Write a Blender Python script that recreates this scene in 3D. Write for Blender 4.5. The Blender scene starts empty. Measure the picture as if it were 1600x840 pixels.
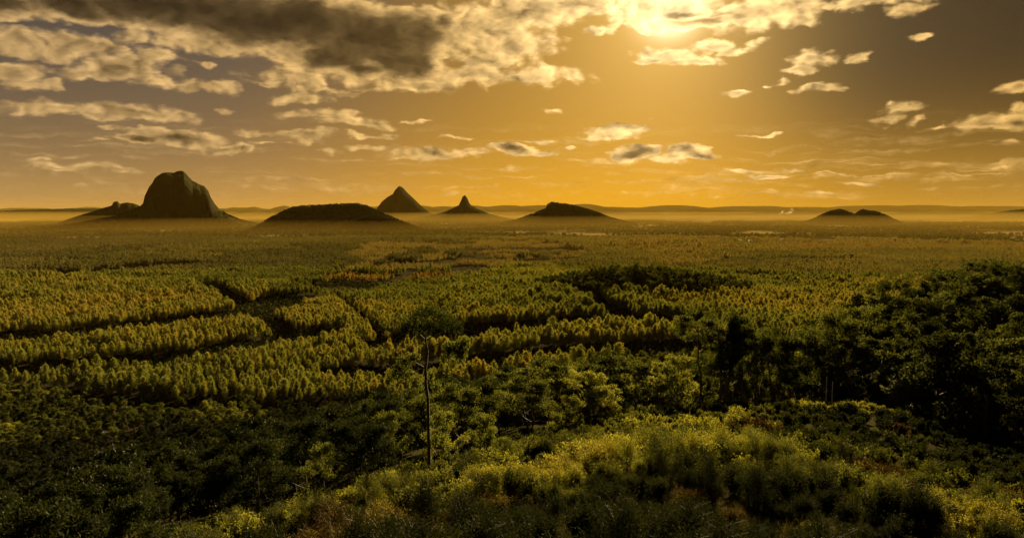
import bpy, math, random
import numpy as np
from math import radians as R

sc = bpy.context.scene
COL = sc.collection
EYE = 115.0                       # camera height above the plain (m)
FPX = 1200.0                      # focal length in photo pixels (1600 wide)
PITCH = math.atan(90.0 / FPX)     # eye level sits 90 px above the picture's middle

# ------------------------------------------------------------------ camera
cd = bpy.data.cameras.new("camera")
cam = bpy.data.objects.new("camera", cd)
COL.objects.link(cam)
cam.location = (0, 0, EYE)
cam.rotation_euler = (R(90) - PITCH, 0, 0)
cd.sensor_width = 36.0
cd.lens = 27.0
cd.clip_start = 0.1
cd.clip_end = 200000.0
sc.camera = cam


def ray(x, y):
    """Direction of a photo pixel (not normalised)."""
    cx, cz = (x - 800) / FPX, (420 - y) / FPX
    return (cx, math.cos(PITCH) + cz * math.sin(PITCH), cz * math.cos(PITCH) - math.sin(PITCH))


def azel(x, y):
    d = ray(x, y)
    return (math.degrees(math.atan2(d[0], d[1])), math.degrees(math.atan2(d[2], math.hypot(d[0], d[1]))))


# ------------------------------------------------------------------ light, exposure
SUN_AZ, SUN_EL = azel(1046, 2)
SUN_AZ_R, SUN_EL_R = R(SUN_AZ), R(SUN_EL)
sun_l = bpy.data.lights.new("sun", 'SUN')
sun_l.energy = 5.0
sun_l.angle = R(0.6)
sun_l.color = (1.0, 0.74, 0.36)
sun = bpy.data.objects.new("sun", sun_l)
COL.objects.link(sun)
sun.rotation_euler = (R(90) - SUN_EL_R, 0, math.pi - SUN_AZ_R)

vs = sc.view_settings
sc.display_settings.display_device = 'sRGB'
vs.view_transform = 'Standard'
vs.look = 'None'
vs.exposure = 2.4
vs.gamma = 1.0
vs.use_curve_mapping = False
cy = sc.cycles
cy.max_bounces = 6
cy.diffuse_bounces = 2
cy.glossy_bounces = 1
cy.transmission_bounces = 4
cy.transparent_max_bounces = 8
cy.volume_bounces = 0
cy.caustics_reflective = False
cy.caustics_refractive = False
cy.use_denoising = True


# ------------------------------------------------------------------ node helper
class NT:
    def __init__(self, tree):
        self.t = tree
        self.n = tree.nodes
        self.l = tree.links

    def _in(self, sock, v):
        if v is None:
            return
        if isinstance(v, bpy.types.NodeSocket):
            self.l.new(v, sock)
        else:
            if isinstance(v, (tuple, list)) and len(v) == 3 and sock.type == 'RGBA':
                v = (*v, 1.0)
            sock.default_value = v

    def math(self, op, a, b=None, c=None, clamp=False):
        n = self.n.new("ShaderNodeMath")
        n.operation = op
        n.use_clamp = clamp
        for i, v in enumerate((a, b, c)):
            self._in(n.inputs[i], v)
        return n.outputs[0]

    def vec(self, op, a, b=None, c=None, out=0):
        n = self.n.new("ShaderNodeVectorMath")
        n.operation = op
        self._in(n.inputs[0], a)
        self._in(n.inputs[1], b)
        if c is not None:
            self._in(n.inputs[2], c)
        return n.outputs[out]

    def scale(self, a, s):
        n = self.n.new("ShaderNodeVectorMath")
        n.operation = 'SCALE'
        self._in(n.inputs[0], a)
        self._in(n.inputs['Scale'], s)
        return n.outputs[0]

    def noise(self, v, scale, detail=5, rough=0.55, lac=2.0, color=False, dist=0.0):
        n = self.n.new("ShaderNodeTexNoise")
        self._in(n.inputs['Vector'], v)
        n.inputs['Scale'].default_value = scale
        n.inputs['Detail'].default_value = detail
        n.inputs['Roughness'].default_value = rough
        n.inputs['Lacunarity'].default_value = lac
        n.inputs['Distortion'].default_value = dist
        return n.outputs['Color' if color else 'Fac']

    def voronoi(self, v, scale, detail=2.0, rough=0.5):
        n = self.n.new("ShaderNodeTexVoronoi")
        n.voronoi_dimensions = '2D'
        n.feature = 'F1'
        n.normalize = True
        self._in(n.inputs['Vector'], v)
        n.inputs['Scale'].default_value = scale
        n.inputs['Detail'].default_value = detail
        n.inputs['Roughness'].default_value = rough
        return n.outputs['Distance']

    def step(self, v, lo, hi, a=0.0, b=1.0):
        n = self.n.new("ShaderNodeMapRange")
        n.interpolation_type = 'SMOOTHSTEP'
        self._in(n.inputs[0], v)
        for i, k in enumerate((lo, hi, a, b)):
            self._in(n.inputs[i + 1], k)
        return n.outputs[0]

    def mix(self, f, a, b, mode='MIX'):
        n = self.n.new("ShaderNodeMix")
        n.data_type = 'RGBA'
        n.blend_type = mode
        n.clamp_factor = True
        self._in(n.inputs[0], f)
        self._in(n.inputs[6], a)
        self._in(n.inputs[7], b)
        return n.outputs[2]

    def ramp(self, f, stops):
        n = self.n.new("ShaderNodeValToRGB")
        self._in(n.inputs[0], f)
        e = n.color_ramp.elements
        while len(e) < len(stops):
            e.new(0.5)
        for i, (p, c) in enumerate(stops):
            e[i].position = p
            e[i].color = (*c, 1)
        return n.outputs[0]


# ------------------------------------------------------------------ sky (world)
# (x, y, half width, half height, thickness): where each cloud bank hangs, as seen from the lookout
CLOUDS = [
    # the heavy dark bank
    (90, -12, 190, 42, 1.9), (270, 12, 260, 44, 2.6), (440, 34, 240, 56, 2.9), (590, 62, 130, 55, 2.9), (630, 96, 85, 36, 2.6),
    (-20, 0, 110, 30, 2.0), (120, 6, 120, 34, 2.3), (640, 60, 90, 50, 2.2), (520, 90, 110, 36, 2.2), (560, 110, 70, 26, 1.6), (690, 40, 60, 40, 1.4),
    # bright skirt of the bank and the textured bank beside it
    (300, 66, 180, 22, .75), (440, 84, 120, 16, .62), (640, 132, 110, 18, .8), (740, 45, 120, 42, .95), (800, 72, 90, 36, .9),
    (740, 118, 120, 22, .85), (850, 118, 80, 18, .75), (820, 20, 120, 34, 1.25), (900, 6, 80, 24, 1.2), (760, 92, 60, 18, 1.2),
    # left cumulus
    (28, 66, 62, 36, 1.1), (105, 76, 78, 36, 1.1), (25, 112, 52, 24, .9), (70, 128, 30, 14, .7), (150, 74, 40, 20, .8),
    (190, 108, 100, 32, 1.05), (240, 88, 50, 17, .9), (150, 118, 90, 18, .9), (290, 132, 120, 14, .8), (40, 132, 60, 10, .5),
    (90, 170, 150, 20, .85), (30, 160, 60, 18, .8), (220, 176, 110, 22, 1.15), (150, 178, 110, 14, .8), (345, 168, 24, 9, .6),
    (180, 200, 30, 8, .6), (275, 212, 100, 22, 1.45), (215, 217, 60, 13, 1.5), (340, 228, 70, 14, 1.1), (160, 220, 50, 7, .6), (375, 228, 30, 10, 1.2),
    (320, 100, 24, 9, .6), (420, 222, 60, 6, .5), (105, 247, 40, 6, .5),
    # ladder of wisps in the middle
    (470, 122, 110, 18, .8), (420, 130, 60, 9, .6), (468, 152, 60, 13, .75), (500, 140, 70, 8, .6), (500, 178, 90, 14, .8), (550, 190, 90, 13, .8),
    (450, 208, 110, 11, .78), (480, 213, 40, 14, .8), (580, 210, 50, 7, .7), (605, 208, 18, 9, .7), (655, 187, 38, 3, .6), (575, 226, 60, 8, .6), (515, 233, 30, 9, .6),
    (448, 92, 24, 9, .7), (590, 138, 60, 10, .6),
    # above the far hills
    (660, 240, 70, 14, .85), (680, 236, 36, 10, 1.3), (730, 238, 60, 9, .7), (800, 234, 46, 12, 1.75), (845, 238, 36, 9, .8), (720, 213, 50, 4, .45),
    (835, 220, 44, 4, .5), (640, 246, 40, 6, .55), (860, 175, 28, 5, .45), (800, 262, 40, 5, .4),
    (990, 238, 46, 14, 1.9), (1072, 238, 44, 15, 1.3), (1050, 249, 40, 9, 1.0), (1096, 247, 34, 9, 1.1), (975, 200, 66, 11, .85), (955, 211, 50, 8, .8), (895, 230, 16, 5, .6),
    (1186, 211, 52, 5, .75), (985, 183, 20, 2, .2),
    # round the sun
    (1030, 10, 140, 34, .95), (1090, 33, 120, 16, 1.5), (1070, 20, 60, 10, 1.45), (1170, 26, 110, 30, 1.05), (1230, 16, 60, 30, .95), (1250, 32, 40, 14, .9), (1130, 22, 60, 12, 1.3),
    (930, 46, 36, 9, .75), (955, 44, 24, 10, .7), (1360, 4, 90, 14, .8), (1320, 8, 50, 10, .7), (1420, 14, 40, 8, .4),
    (1040, 82, 58, 15, .95), (1080, 95, 62, 12, .85), (1020, 92, 40, 8, .8), (1118, 74, 40, 10, .85), (1150, 82, 40, 8, .75), (1180, 70, 18, 7, .5),
    (1275, 93, 48, 17, .95), (1240, 112, 38, 9, .85), (1295, 88, 22, 10, .8), (1215, 125, 14, 5, .5), (1280, 139, 52, 9, .8), (1150, 146, 24, 7, .75), (1196, 131, 10, 4, .4),
    (1432, 60, 24, 8, .7), (1346, 88, 16, 9, .6), (1400, 172, 36, 12, .75), (1392, 186, 34, 10, .75), (1436, 189, 18, 9, .75), (1385, 165, 14, 5, .5),
    (1535, 192, 46, 17, 1.0), (1580, 190, 50, 18, 1.1), (1590, 135, 40, 15, .85), (1600, 168, 24, 10, .75), (1475, 199, 40, 4, .5), (1560, 223, 34, 6, .5), (1545, 258, 50, 5, .5),
    (1190, 277, 40, 6, 1.0), (1170, 268, 60, 7, .6), (1290, 302, 40, 5, .6), (1345, 285, 40, 5, .6), (1240, 264, 50, 5, .45),
    # low bands
    (110, 265, 150, 9, .5), (30, 275, 120, 12, .3), (190, 270, 50, 6, .9), (95, 268, 40, 6, 1.0), (120, 290, 160, 9, .25), (60, 252, 60, 7, .35),
    (430, 290, 170, 7, .22), (480, 298, 120, 5, .25), (740, 296, 80, 5, .3), (700, 302, 60, 4, .3),
    (1400, 275, 330, 6, .24), (1100, 292, 300, 5, .18), (1500, 290, 200, 5, .2), (950, 300, 200, 5, .16), (1250, 302, 300, 5, .18), (980, 284, 90, 5, .25), (1500, 268, 140, 4, .4), (1330, 272, 160, 3, .4),
    # outside the frame
    (-200, 40, 180, 60, 1.3), (-260, 170, 160, 40, 1.0), (1850, 60, 180, 40, 1.1), (1800, 170, 120, 26, .9), (300, -140, 420, 80, 2.2), (1050, -110, 260, 60, 1.1), (1500, -160, 300, 60, 1.2),
]

world = bpy.data.worlds.new("World")
sc.world = world
world.use_nodes = True
wt = world.node_tree
wt.nodes.clear()
W = NT(wt)
tc = wt.nodes.new("ShaderNodeTexCoord")
Dir = W.vec('NORMALIZE', tc.outputs['Generated'])
sep = wt.nodes.new("ShaderNodeSeparateXYZ")
wt.links.new(Dir, sep.inputs[0])
DEG = 180 / math.pi
az = W.math('MULTIPLY', W.math('ARCTAN2', sep.outputs[0], sep.outputs[1]), DEG)
el = W.math('MULTIPLY', W.math('ARCSINE', sep.outputs[2]), DEG)
comb = wt.nodes.new("ShaderNodeCombineXYZ")
wt.links.new(az, comb.inputs[0])
wt.links.new(el, comb.inputs[1])
P = comb.outputs[0]
sun_dir = (math.sin(SUN_AZ_R) * math.cos(SUN_EL_R), math.cos(SUN_AZ_R) * math.cos(SUN_EL_R), math.sin(SUN_EL_R))
cosang = W.vec('DOT_PRODUCT', Dir, sun_dir, out=1)
ang = W.math('MULTIPLY', W.math('ARCCOSINE', W.math('MINIMUM', cosang, 0.999999)), DEG)

nish = wt.nodes.new("ShaderNodeTexSky")
nish.sky_type = 'NISHITA'
nish.sun_disc = False
nish.sun_elevation = SUN_EL_R
nish.sun_rotation = SUN_AZ_R
nish.altitude = 100
nish.air_density = 1.2
nish.dust_density = 4.0
nish.ozone_density = 1.0
SKY_STRENGTH = 0.05


def expfall(v, width):
    return W.math('EXPONENT', W.math('MULTIPLY', v, -1.0 / width))


def gauss(v, c, w):
    d = W.math('MULTIPLY', W.math('SUBTRACT', v, c), 1.0 / w)
    return W.math('EXPONENT', W.math('MULTIPLY', W.math('MULTIPLY', d, d), -1.0))


elp = W.math('MAXIMUM', el, 0.0)
base = W.vec('MULTIPLY', nish.outputs[0], (0.016, 0.015, 0.014))    # clear air far from the sun, warm white balance
up = W.mix(W.step(az, -22.0, 6.0), (0.40, 0.45, 0.54), (0.6, 0.38, 0.09))
up = W.mix(W.step(az, 10.0, 28.0), up, (0.12, 0.08, 0.05))
hz = expfall(elp, 5.0)
side = gauss(az, SUN_AZ - 6.0, 26.0)
bandc = W.mix(side, (4.6, 2.6, 0.5), (7.6, 3.4, 0.0))
veil0 = W.step(az, 9.0, 27.0, 1.0, 0.10)                              # the air right of the sun lies in cloud shade
veil = W.math('MULTIPLY', veil0, W.step(az, -27.0, -4.0, 0.36, 1.0))
g0 = W.scale(W.scale((6.2, 2.9, 0.08), expfall(ang, 13.0)), veil)
g1 = W.scale((5.0, 4.0, 1.7), expfall(ang, 3.6))
g2 = W.scale((34.0, 30.0, 21.0), gauss(ang, 0.0, 1.7))
base = W.vec('ADD', W.vec('ADD', base, up), W.scale(bandc, W.math('MULTIPLY', hz, W.step(W.math('MULTIPLY', elp, W.step(az, 8.0, 26.0)), 2.0, 11.0, 1.0, 0.25))))
base = W.vec('ADD', W.vec('ADD', base, g0), W.vec('ADD', g1, g2))

# clouds
warp = W.noise(W.vec('MULTIPLY', P, (0.24, 0.52, 1)), 1.0, 6, 0.58, color=True)
Pw = W.vec('ADD', P, W.vec('MULTIPLY', W.vec('SUBTRACT', warp, (0.5, 0.5, 0.5)), (3.8, 2.0, 0)))
S = None
for (x, y, rx, ry, amp) in CLOUDS:
    if x < 650 and amp < 1.55 and 30 < y < 260:
        rx, ry = rx * .88, ry * .80
    a, e = azel(x, y)
    kx = DEG / FPX * math.cos(R(a)) * 0.98
    ky = DEG / FPX * math.cos(R(a)) * 0.98
    ix, iy = 1 / (rx * kx), 1 / (ry * ky)
    q = W.vec('MULTIPLY_ADD', Pw, (ix, iy, 0), (-a * ix, -e * iy, 0))
    ln = W.vec('LENGTH', q, out=1)
    v = W.math('MULTIPLY_ADD', ln, -amp, amp)
    S = v if S is None else W.math('SMOOTH_MAX', S, v, 0.18)
sun_p = (SUN_AZ, SUN_EL, 0)
toward = W.vec('NORMALIZE', W.vec('SUBTRACT', sun_p, P))
# small eddies that fray the edges, and rounded billows (inverted cells) that give the cumulus its heads
f1 = W.noise(W.vec('MULTIPLY', Pw, (0.44, 0.80, 1)), 1.0, 7, 0.56)
Pb = W.vec('ADD', W.vec('MULTIPLY', P, (0.55, 0.95, 1)), W.scale(W.vec('SUBTRACT', warp, (0.5, 0.5, 0.5)), 0.9))


def billow(p):
    return W.math('MULTIPLY_ADD', W.voronoi(p, 1.0, 2.0, 0.45), -1.0, 0.36)


b1 = billow(Pb)
b2 = billow(W.vec('ADD', Pb, W.scale(W.vec('MULTIPLY', toward, (0.55, 0.95, 1)), 0.42)))
fin = W.math('ADD', W.math('MULTIPLY', W.math('SUBTRACT', f1, 0.5), 0.62), W.math('MULTIPLY', b1, 0.55))
r1 = W.noise(W.vec('MULTIPLY', Pw, (0.34, 0.60, 1)), 1.0, 4, 0.5)
r2 = W.noise(W.vec('MULTIPLY', W.vec('ADD', Pw, W.scale(toward, 0.8)), (0.34, 0.60, 1)), 1.0, 4, 0.5)
# thin streaks low over the horizon
st = W.noise(W.vec('MULTIPLY', Pw, (0.10, 1.5, 1)), 1.0, 6, 0.6)
stm = W.math('MULTIPLY', W.step(el, 0.2, 1.6), W.step(el, 3.2, 7.0, 1.0, 0.0))
streak = W.math('MULTIPLY', W.step(st, 0.48, 0.72), stm)
T = W.math('MULTIPLY_ADD', W.math('MULTIPLY', fin, W.step(el, 1.0, 5.5, 0.45, 1.0)), 1.5, S)
alpha = W.step(T, 0.08, 0.56)
alpha = W.math('MAXIMUM', W.math('MULTIPLY', alpha, 0.96), W.math('MULTIPLY', streak, 0.6))
dark = W.math('ADD', W.step(T, 0.42, 1.5, 0.0, 0.90), W.step(T, 1.3, 2.6, 0.0, 0.10))
relief = W.math('ADD', W.math('MULTIPLY', W.math('SUBTRACT', r1, r2), 1.5), W.math('MULTIPLY', W.math('SUBTRACT', b1, b2), 1.5))
near = expfall(ang, 9.0)
lit_far = W.mix(W.step(az, -30.0, 4.0), (7.4, 4.6, 1.8), (8.0, 4.5, 1.1))
lit = W.vec('ADD', lit_far, W.scale((20.0, 15.0, 7.5), near))
lit = W.scale(lit, W.math('ADD', 0.80, relief))
drk = W.vec('ADD', (0.24, 0.16, 0.08), W.scale((5.0, 3.0, 0.9), near))
drk = W.scale(drk, W.math('MAXIMUM', W.math('ADD', 1.0, W.math('MULTIPLY', relief, 0.9)), 0.25))
cloudc = W.mix(dark, W.vec('MAXIMUM', lit, (0.3, 0.2, 0.1)), drk)
skyc = W.mix(alpha, base, cloudc)
# an unseen grey cloud deck added overhead and behind the lookout to cut fill
unseen_deck = W.math('MAXIMUM', W.step(el, 17.0, 30.0), W.step(W.math('ABSOLUTE', az), 48.0, 85.0))
dn = W.noise(W.vec('MULTIPLY', Pw, (0.10, 0.16, 1)), 1.0, 5, 0.55)
skyc = W.mix(W.math('MULTIPLY', unseen_deck, 0.93), skyc, W.mix(W.step(dn, 0.35, 0.7), (0.12, 0.10, 0.075), (0.45, 0.34, 0.23)))
bg = wt.nodes.new("ShaderNodeBackground")
wt.links.new(W.scale(skyc, 0.355), bg.inputs[0])
bg.inputs[1].default_value = SKY_STRENGTH
wo = wt.nodes.new("ShaderNodeOutputWorld")
wt.links.new(bg.outputs[0], wo.inputs[0])
world.cycles.sampling_method = 'MANUAL'
world.cycles.sample_map_resolution = 1024

# ------------------------------------------------------------------ noise in numpy
rng = np.random.default_rng(7)


def _hash(ix, iy, seed):
    h = (ix.astype(np.int64) * 374761393 + iy.astype(np.int64) * 668265263 + seed * 1442695041) & 0xffffffff
    h = ((h ^ (h >> 13)) * 1274126177) & 0xffffffff
    return ((h ^ (h >> 16)) & 0xffffff) / float(0xffffff)


def vnoise(x, y, seed=0):
    ix, iy = np.floor(x), np.floor(y)
    fx, fy = x - ix, y - iy
    fx = fx * fx * (3 - 2 * fx)
    fy = fy * fy * (3 - 2 * fy)
    a, b = _hash(ix, iy, seed), _hash(ix + 1, iy, seed)
    c, d = _hash(ix, iy + 1, seed), _hash(ix + 1, iy + 1, seed)
    return (a * (1 - fx) + b * fx) * (1 - fy) + (c * (1 - fx) + d * fx) * fy


def fbm(x, y, octaves=5, seed=0, gain=0.5):
    s, a, t = 0.0, 1.0, 0.0
    for o in range(octaves):
        s = s + a * vnoise(x, y, seed + o * 17)
        t += a
        x, y, a = x * 2.03 + 11.3, y * 2.03 - 7.1, a * gain
    return s / t - 0.5


# ------------------------------------------------------------------ terrain height
RAD = np.array([0, 8, 20, 60, 110, 150, 200, 260, 330, 450, 600], float)
PROF_X = np.array([-500, 0, 400, 665, 860, 1000, 1240, 1400, 1500, 1600, 2100], float)
PROF = np.array([
    [-6.5, -8.5, -12.5, -25.5, -45, -60, -77, -93, -107, -115, -115],
    [-6.5, -8.5, -12.5, -25.5, -44, -58, -74, -90, -104, -115, -115],
    [-6.5, -8.4, -12.0, -24.0, -41, -54, -69, -86, -102, -115, -115],
    [-6.5, -8.3, -11.8, -21.5, -34.5, -46, -62, -80, -98, -115, -115],
    [-6.5, -8.2, -11.2, -19.6, -31, -42, -57, -76, -96, -115, -115],
    [-6.5, -8.2, -11.0, -18.6, -29, -39, -53, -72, -93, -115, -115],
    [-6.5, -8.2, -11.0, -18.0, -27, -36, -46, -62, -85, -113, -115],
    [-6.5, -8.2, -11.0, -18.4, -26, -28, -29, -40, -64, -104, -115],
    [-6.5, -8.2, -11.0, -18.8, -28, -29, -26, -29, -48, -100, -115],
    [-6.5, -8.2, -11.0, -18.8, -28, -28, -23, -25, -42, -94, -115],
    [-6.5, -8.2, -11.0, -18.8, -28, -27, -22, -24, -40, -92, -115]])
PROF_AZ = np.arctan((PROF_X - 800) / FPX)


def height(x, y):
    x, y = np.asarray(x, float), np.asarray(y, float)
    r = np.hypot(x, y)
    a = np.arctan2(x, np.maximum(y, 1e-6))
    back = y < 0
    a = np.where(back, np.sign(x) * 1.2, a)
    k = np.clip(np.searchsorted(PROF_AZ, a) - 1, 0, len(PROF_AZ) - 2)
    f = np.clip((a - PROF_AZ[k]) / (PROF_AZ[k + 1] - PROF_AZ[k]), 0, 1)
    f = f * f * (3 - 2 * f)
    rows = np.stack([np.interp(r, RAD, p) for p in PROF])
    flat = rows.reshape(len(PROF), -1)
    idx = np.arange(flat.shape[1])
    z = (flat[k.ravel(), idx] * (1 - f.ravel()) + flat[k.ravel() + 1, idx] * f.ravel()).reshape(r.shape)
    hill = np.clip(-(-115 - z) / 115, 0, 1)           # 1 on the hill, 0 on the plain
    z = z + EYE
    amp = np.clip((r - 15) / 80, 0, 1) * np.clip((r < 700) * 1.0, 0, 1)
    z = z + amp * (fbm(x / 38, y / 38, 4, 3) * np.interp(r, [100, 170], [1.8, 5.0])) * np.clip(hill * 6, 0, 1)
    z = z + fbm(x / 9, y / 9, 3, 5) * 0.8 * (r < 160)
    # gentle swells of the plain and the low wooded knoll
    far = np.clip((r - 500) / 500, 0, 1) * np.clip((9000 - r) / 4000, 0, 1)
    z = z + far * fbm(x / 420, y / 420, 3, 21) * 14.0
    z = z + 23.0 * np.exp(-(((x - 178) / 120) ** 2 + ((y - 1040) / 85) ** 2))
    return z


def gz(x, y):
    return float(height(np.array([x]), np.array([y]))[0])


def gpt(x, y, z=0.0):
    """Where the photo pixel's ray meets height z."""
    d = ray(x, y)
    t = (z - EYE) / d[2]
    return d[0] * t, d[1] * t


# ------------------------------------------------------------------ mesh helpers
def new_mesh(name, verts, faces, mats=(), matidx=None, smooth=False, attrs=None):
    """faces: (n,3) or (n,4) int array."""
    verts = np.asarray(verts, np.float32)
    faces = np.asarray(faces, np.int32)
    me = bpy.data.meshes.new(name)
    n, k = faces.shape
    me.vertices.add(len(verts))
    me.vertices.foreach_set('co', verts.ravel())
    me.loops.add(n * k)
    me.loops.foreach_set('vertex_index', faces.ravel())
    me.polygons.add(n)
    me.polygons.foreach_set('loop_start', np.arange(0, n * k, k, dtype=np.int32))
    me.polygons.foreach_set('loop_total', np.full(n, k, np.int32))
    if matidx is not None:
        me.polygons.foreach_set('material_index', np.asarray(matidx, np.int32))
    if smooth is not False:
        sm = np.ones(n, bool) if smooth is True else np.asarray(smooth, bool)
        me.polygons.foreach_set('use_smooth', sm)
    for m in mats:
        me.materials.append(m)
    for an, av in (attrs or {}).items():
        a = me.attributes.new(an, 'FLOAT', 'POINT')
        a.data.foreach_set('value', np.asarray(av, np.float32))
    me.update(calc_edges=True)
    me.validate()
    return me


def link(name, me, parent=None, col=COL):
    o = bpy.data.objects.new(name, me)
    col.objects.link(o)
    if parent is not None:
        o.parent = parent
    return o


def tag(o, label=None, cat=None, group=None, kind=None):
    if label:
        o['label'] = label
    if cat:
        o['category'] = cat
    if group:
        o['group'] = group
    if kind:
        o['kind'] = kind
    return o


def empty(name, loc):
    o = bpy.data.objects.new(name, None)
    o.empty_display_size = 0.2
    COL.objects.link(o)
    o.location = loc
    return o


class Geo:
    """Collects quads with a per-vertex leaf value."""
    def __init__(self):
        self.v, self.f, self.a, self.n = [], [], [], 0

    def add(self, v, f, a):
        self.v.append(v)
        self.f.append(f + self.n)
        self.a.append(a)
        self.n += len(v)

    def tube(self, pts, rad, sides=6, val=0.5):
        pts = np.asarray(pts, float)
        rad = np.asarray(rad, float)
        m = len(pts)
        t = np.gradient(pts, axis=0)
        t /= np.linalg.norm(t, axis=1)[:, None] + 1e-9
        ref = np.where(np.abs(t[:, 2:3]) > 0.9, np.array([[1.0, 0, 0]]), np.array([[0, 0, 1.0]]))
        u = np.cross(t, ref)
        u /= np.linalg.norm(u, axis=1)[:, None] + 1e-9
        w = np.cross(t, u)
        th = np.arange(sides) * 2 * math.pi / sides
        ring = pts[:, None, :] + rad[:, None, None] * (np.cos(th)[None, :, None] * u[:, None, :] + np.sin(th)[None, :, None] * w[:, None, :])
        v = ring.reshape(-1, 3)
        i = np.arange(m - 1)[:, None] * sides
        j = np.arange(sides)[None, :]
        jn = (j + 1) % sides
        f = np.stack([i + j, i + jn, i + sides + jn, i + sides + j], -1).reshape(-1, 4)
        self.add(v, f, np.full(len(v), val))

    def leaves(self, c, d, ln, wd, val=None, g=None):
        """Diamond leaves at centres c, long axis d."""
        g = g or rng
        n = len(c)
        d = d / (np.linalg.norm(d, axis=1)[:, None] + 1e-9)
        r = g.normal(size=(n, 3))
        s = np.cross(d, r)
        s /= np.linalg.norm(s, axis=1)[:, None] + 1e-9
        nn = np.cross(d, s)
        ln = np.broadcast_to(np.asarray(ln, float), (n,))[:, None]
        wd = np.broadcast_to(np.asarray(wd, float), (n,))[:, None]
        bend = nn * ln * g.uniform(-.12, .12, (n, 1))
        v = np.stack([c - d * ln / 2, c + s * wd / 2 + bend, c + d * ln / 2, c - s * wd / 2 + bend], 1).reshape(-1, 3)
        f = np.arange(4 * n).reshape(n, 4)
        if val is None:
            val = g.random(n)
        self.add(v, f, np.repeat(val, 4))

    def mesh(self, name, mat, smooth=False):
        return new_mesh(name, np.concatenate(self.v), np.concatenate(self.f), (mat,), None, smooth, {'leafv': np.concatenate(self.a)})


def joined(name, ga, ma, gb, mb):
    v = np.concatenate(ga.v + gb.v)
    fa, fb = np.concatenate(ga.f), np.concatenate(gb.f) + ga.n
    return new_mesh(name, v, np.concatenate([fa, fb]), (ma, mb), np.r_[np.zeros(len(fa), int), np.ones(len(fb), int)],
                    False, {'leafv': np.concatenate(ga.a + gb.a)})


# ------------------------------------------------------------------ materials
def material(name):
    m = bpy.data.materials.new(name)
    m.use_nodes = True
    m.node_tree.nodes.clear()
    return m, NT(m.node_tree)


def finish(T, surf=None, vol=None, disp=None):
    o = T.n.new("ShaderNodeOutputMaterial")
    if surf is not None:
        T.l.new(surf, o.inputs[0])
    if vol is not None:
        T.l.new(vol, o.inputs[1])


def attr(T, name, kind='GEOMETRY'):
    n = T.n.new("ShaderNodeAttribute")
    n.attribute_name = name
    n.attribute_type = kind
    return n.outputs['Fac']


def leaf_mat(name, stops, trans=0.45, gloss=0.06, rough=0.45, spread=0.35):
    m, T = material(name)
    tone = attr(T, 'tone', 'INSTANCER')
    lv = attr(T, 'leafv')
    f = T.math('ADD', tone, T.math('MULTIPLY', T.math('SUBTRACT', lv, 0.5), spread), clamp=True)
    col = T.ramp(f, stops)
    d = T.n.new("ShaderNodeBsdfDiffuse")
    T.l.new(col, d.inputs[0])
    tr = T.n.new("ShaderNodeBsdfTranslucent")
    T.l.new(T.vec('MULTIPLY', col, (1.35, 1.25, 0.7)), tr.inputs[0])
    mx = T.n.new("ShaderNodeMixShader")
    mx.inputs[0].default_value = trans
    T.l.new(d.outputs[0], mx.inputs[1])
    T.l.new(tr.outputs[0], mx.inputs[2])
    g = T.n.new("ShaderNodeBsdfGlossy")
    g.inputs['Roughness'].default_value = rough
    g.inputs['Color'].default_value = (0.8, 0.8, 0.75, 1)
    m2 = T.n.new("ShaderNodeMixShader")
    m2.inputs[0].default_value = gloss
    T.l.new(mx.outputs[0], m2.inputs[1])
    T.l.new(g.outputs[0], m2.inputs[2])
    finish(T, m2.outputs[0])
    return m


GUM_STOPS = [(0.0, (0.0054, 0.0076, 0.0022)), (0.35, (0.0144, 0.0188, 0.0043)), (0.65, (0.0628, 0.0731, 0.0146)), (0.85, (0.1392, 0.1424, 0.0278)), (1.0, (0.1827, 0.1704, 0.0355))]  # low stops darkened to carry slope shade in the leaf colour
PINE_STOPS = [(0.0, (0.0849, 0.0946, 0.019)), (0.4, (0.1586, 0.1738, 0.0316)), (0.7, (0.2624, 0.2224, 0.0379)), (0.85, (0.2525, 0.1533, 0.0474)), (1.0, (0.2244, 0.1042, 0.0369))]
SHRUB_STOPS = [(0.0, (0.0053, 0.0071, 0.002)), (0.3, (0.015, 0.0186, 0.0042)), (0.55, (0.0825, 0.0905, 0.0163)), (0.75, (0.1868, 0.1811, 0.0264)), (0.88, (0.0288, 0.0202, 0.0062)), (1.0, (0.0182, 0.0105, 0.0042))]  # low stops also carry painted shade, the bright ones painted sun
M_GUM = leaf_mat("gum_leaves", GUM_STOPS, 0.52, 0.008, 0.6)
M_WOOD = leaf_mat("woodland_leaves", GUM_STOPS, 0.32, 0.008, 0.6)
M_FARPINE = leaf_mat("distant_pine_needles", [(0.0, (0.060, 0.060, 0.022)), (0.4, (0.115, 0.108, 0.034)), (0.7, (0.18, 0.150, 0.042)), (0.85, (0.20, 0.145, 0.045)), (1.0, (0.17, 0.10, 0.04))], 0.2, 0.02, 0.6, 0.3)
M_PINE = leaf_mat("pine_needles", PINE_STOPS, 0.20, 0.02, 0.6, 0.3)
M_SHRUB = leaf_mat("shrub_leaves", SHRUB_STOPS, 0.42, 0.008, 0.6, 0.28)
M_PALE = leaf_mat("pale_leaves", [(0.0, (0.03, 0.036, 0.018)), (1.0, (0.09, 0.10, 0.06))], 0.35, 0.015, 0.5, 0.6)
M_GRASS = leaf_mat("dry_grass", [(0.0, (0.014, 0.016, 0.006)), (0.6, (0.030, 0.027, 0.010)), (1.0, (0.05, 0.038, 0.014))], 0.5, 0.03, 0.5, 0.5)


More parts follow.
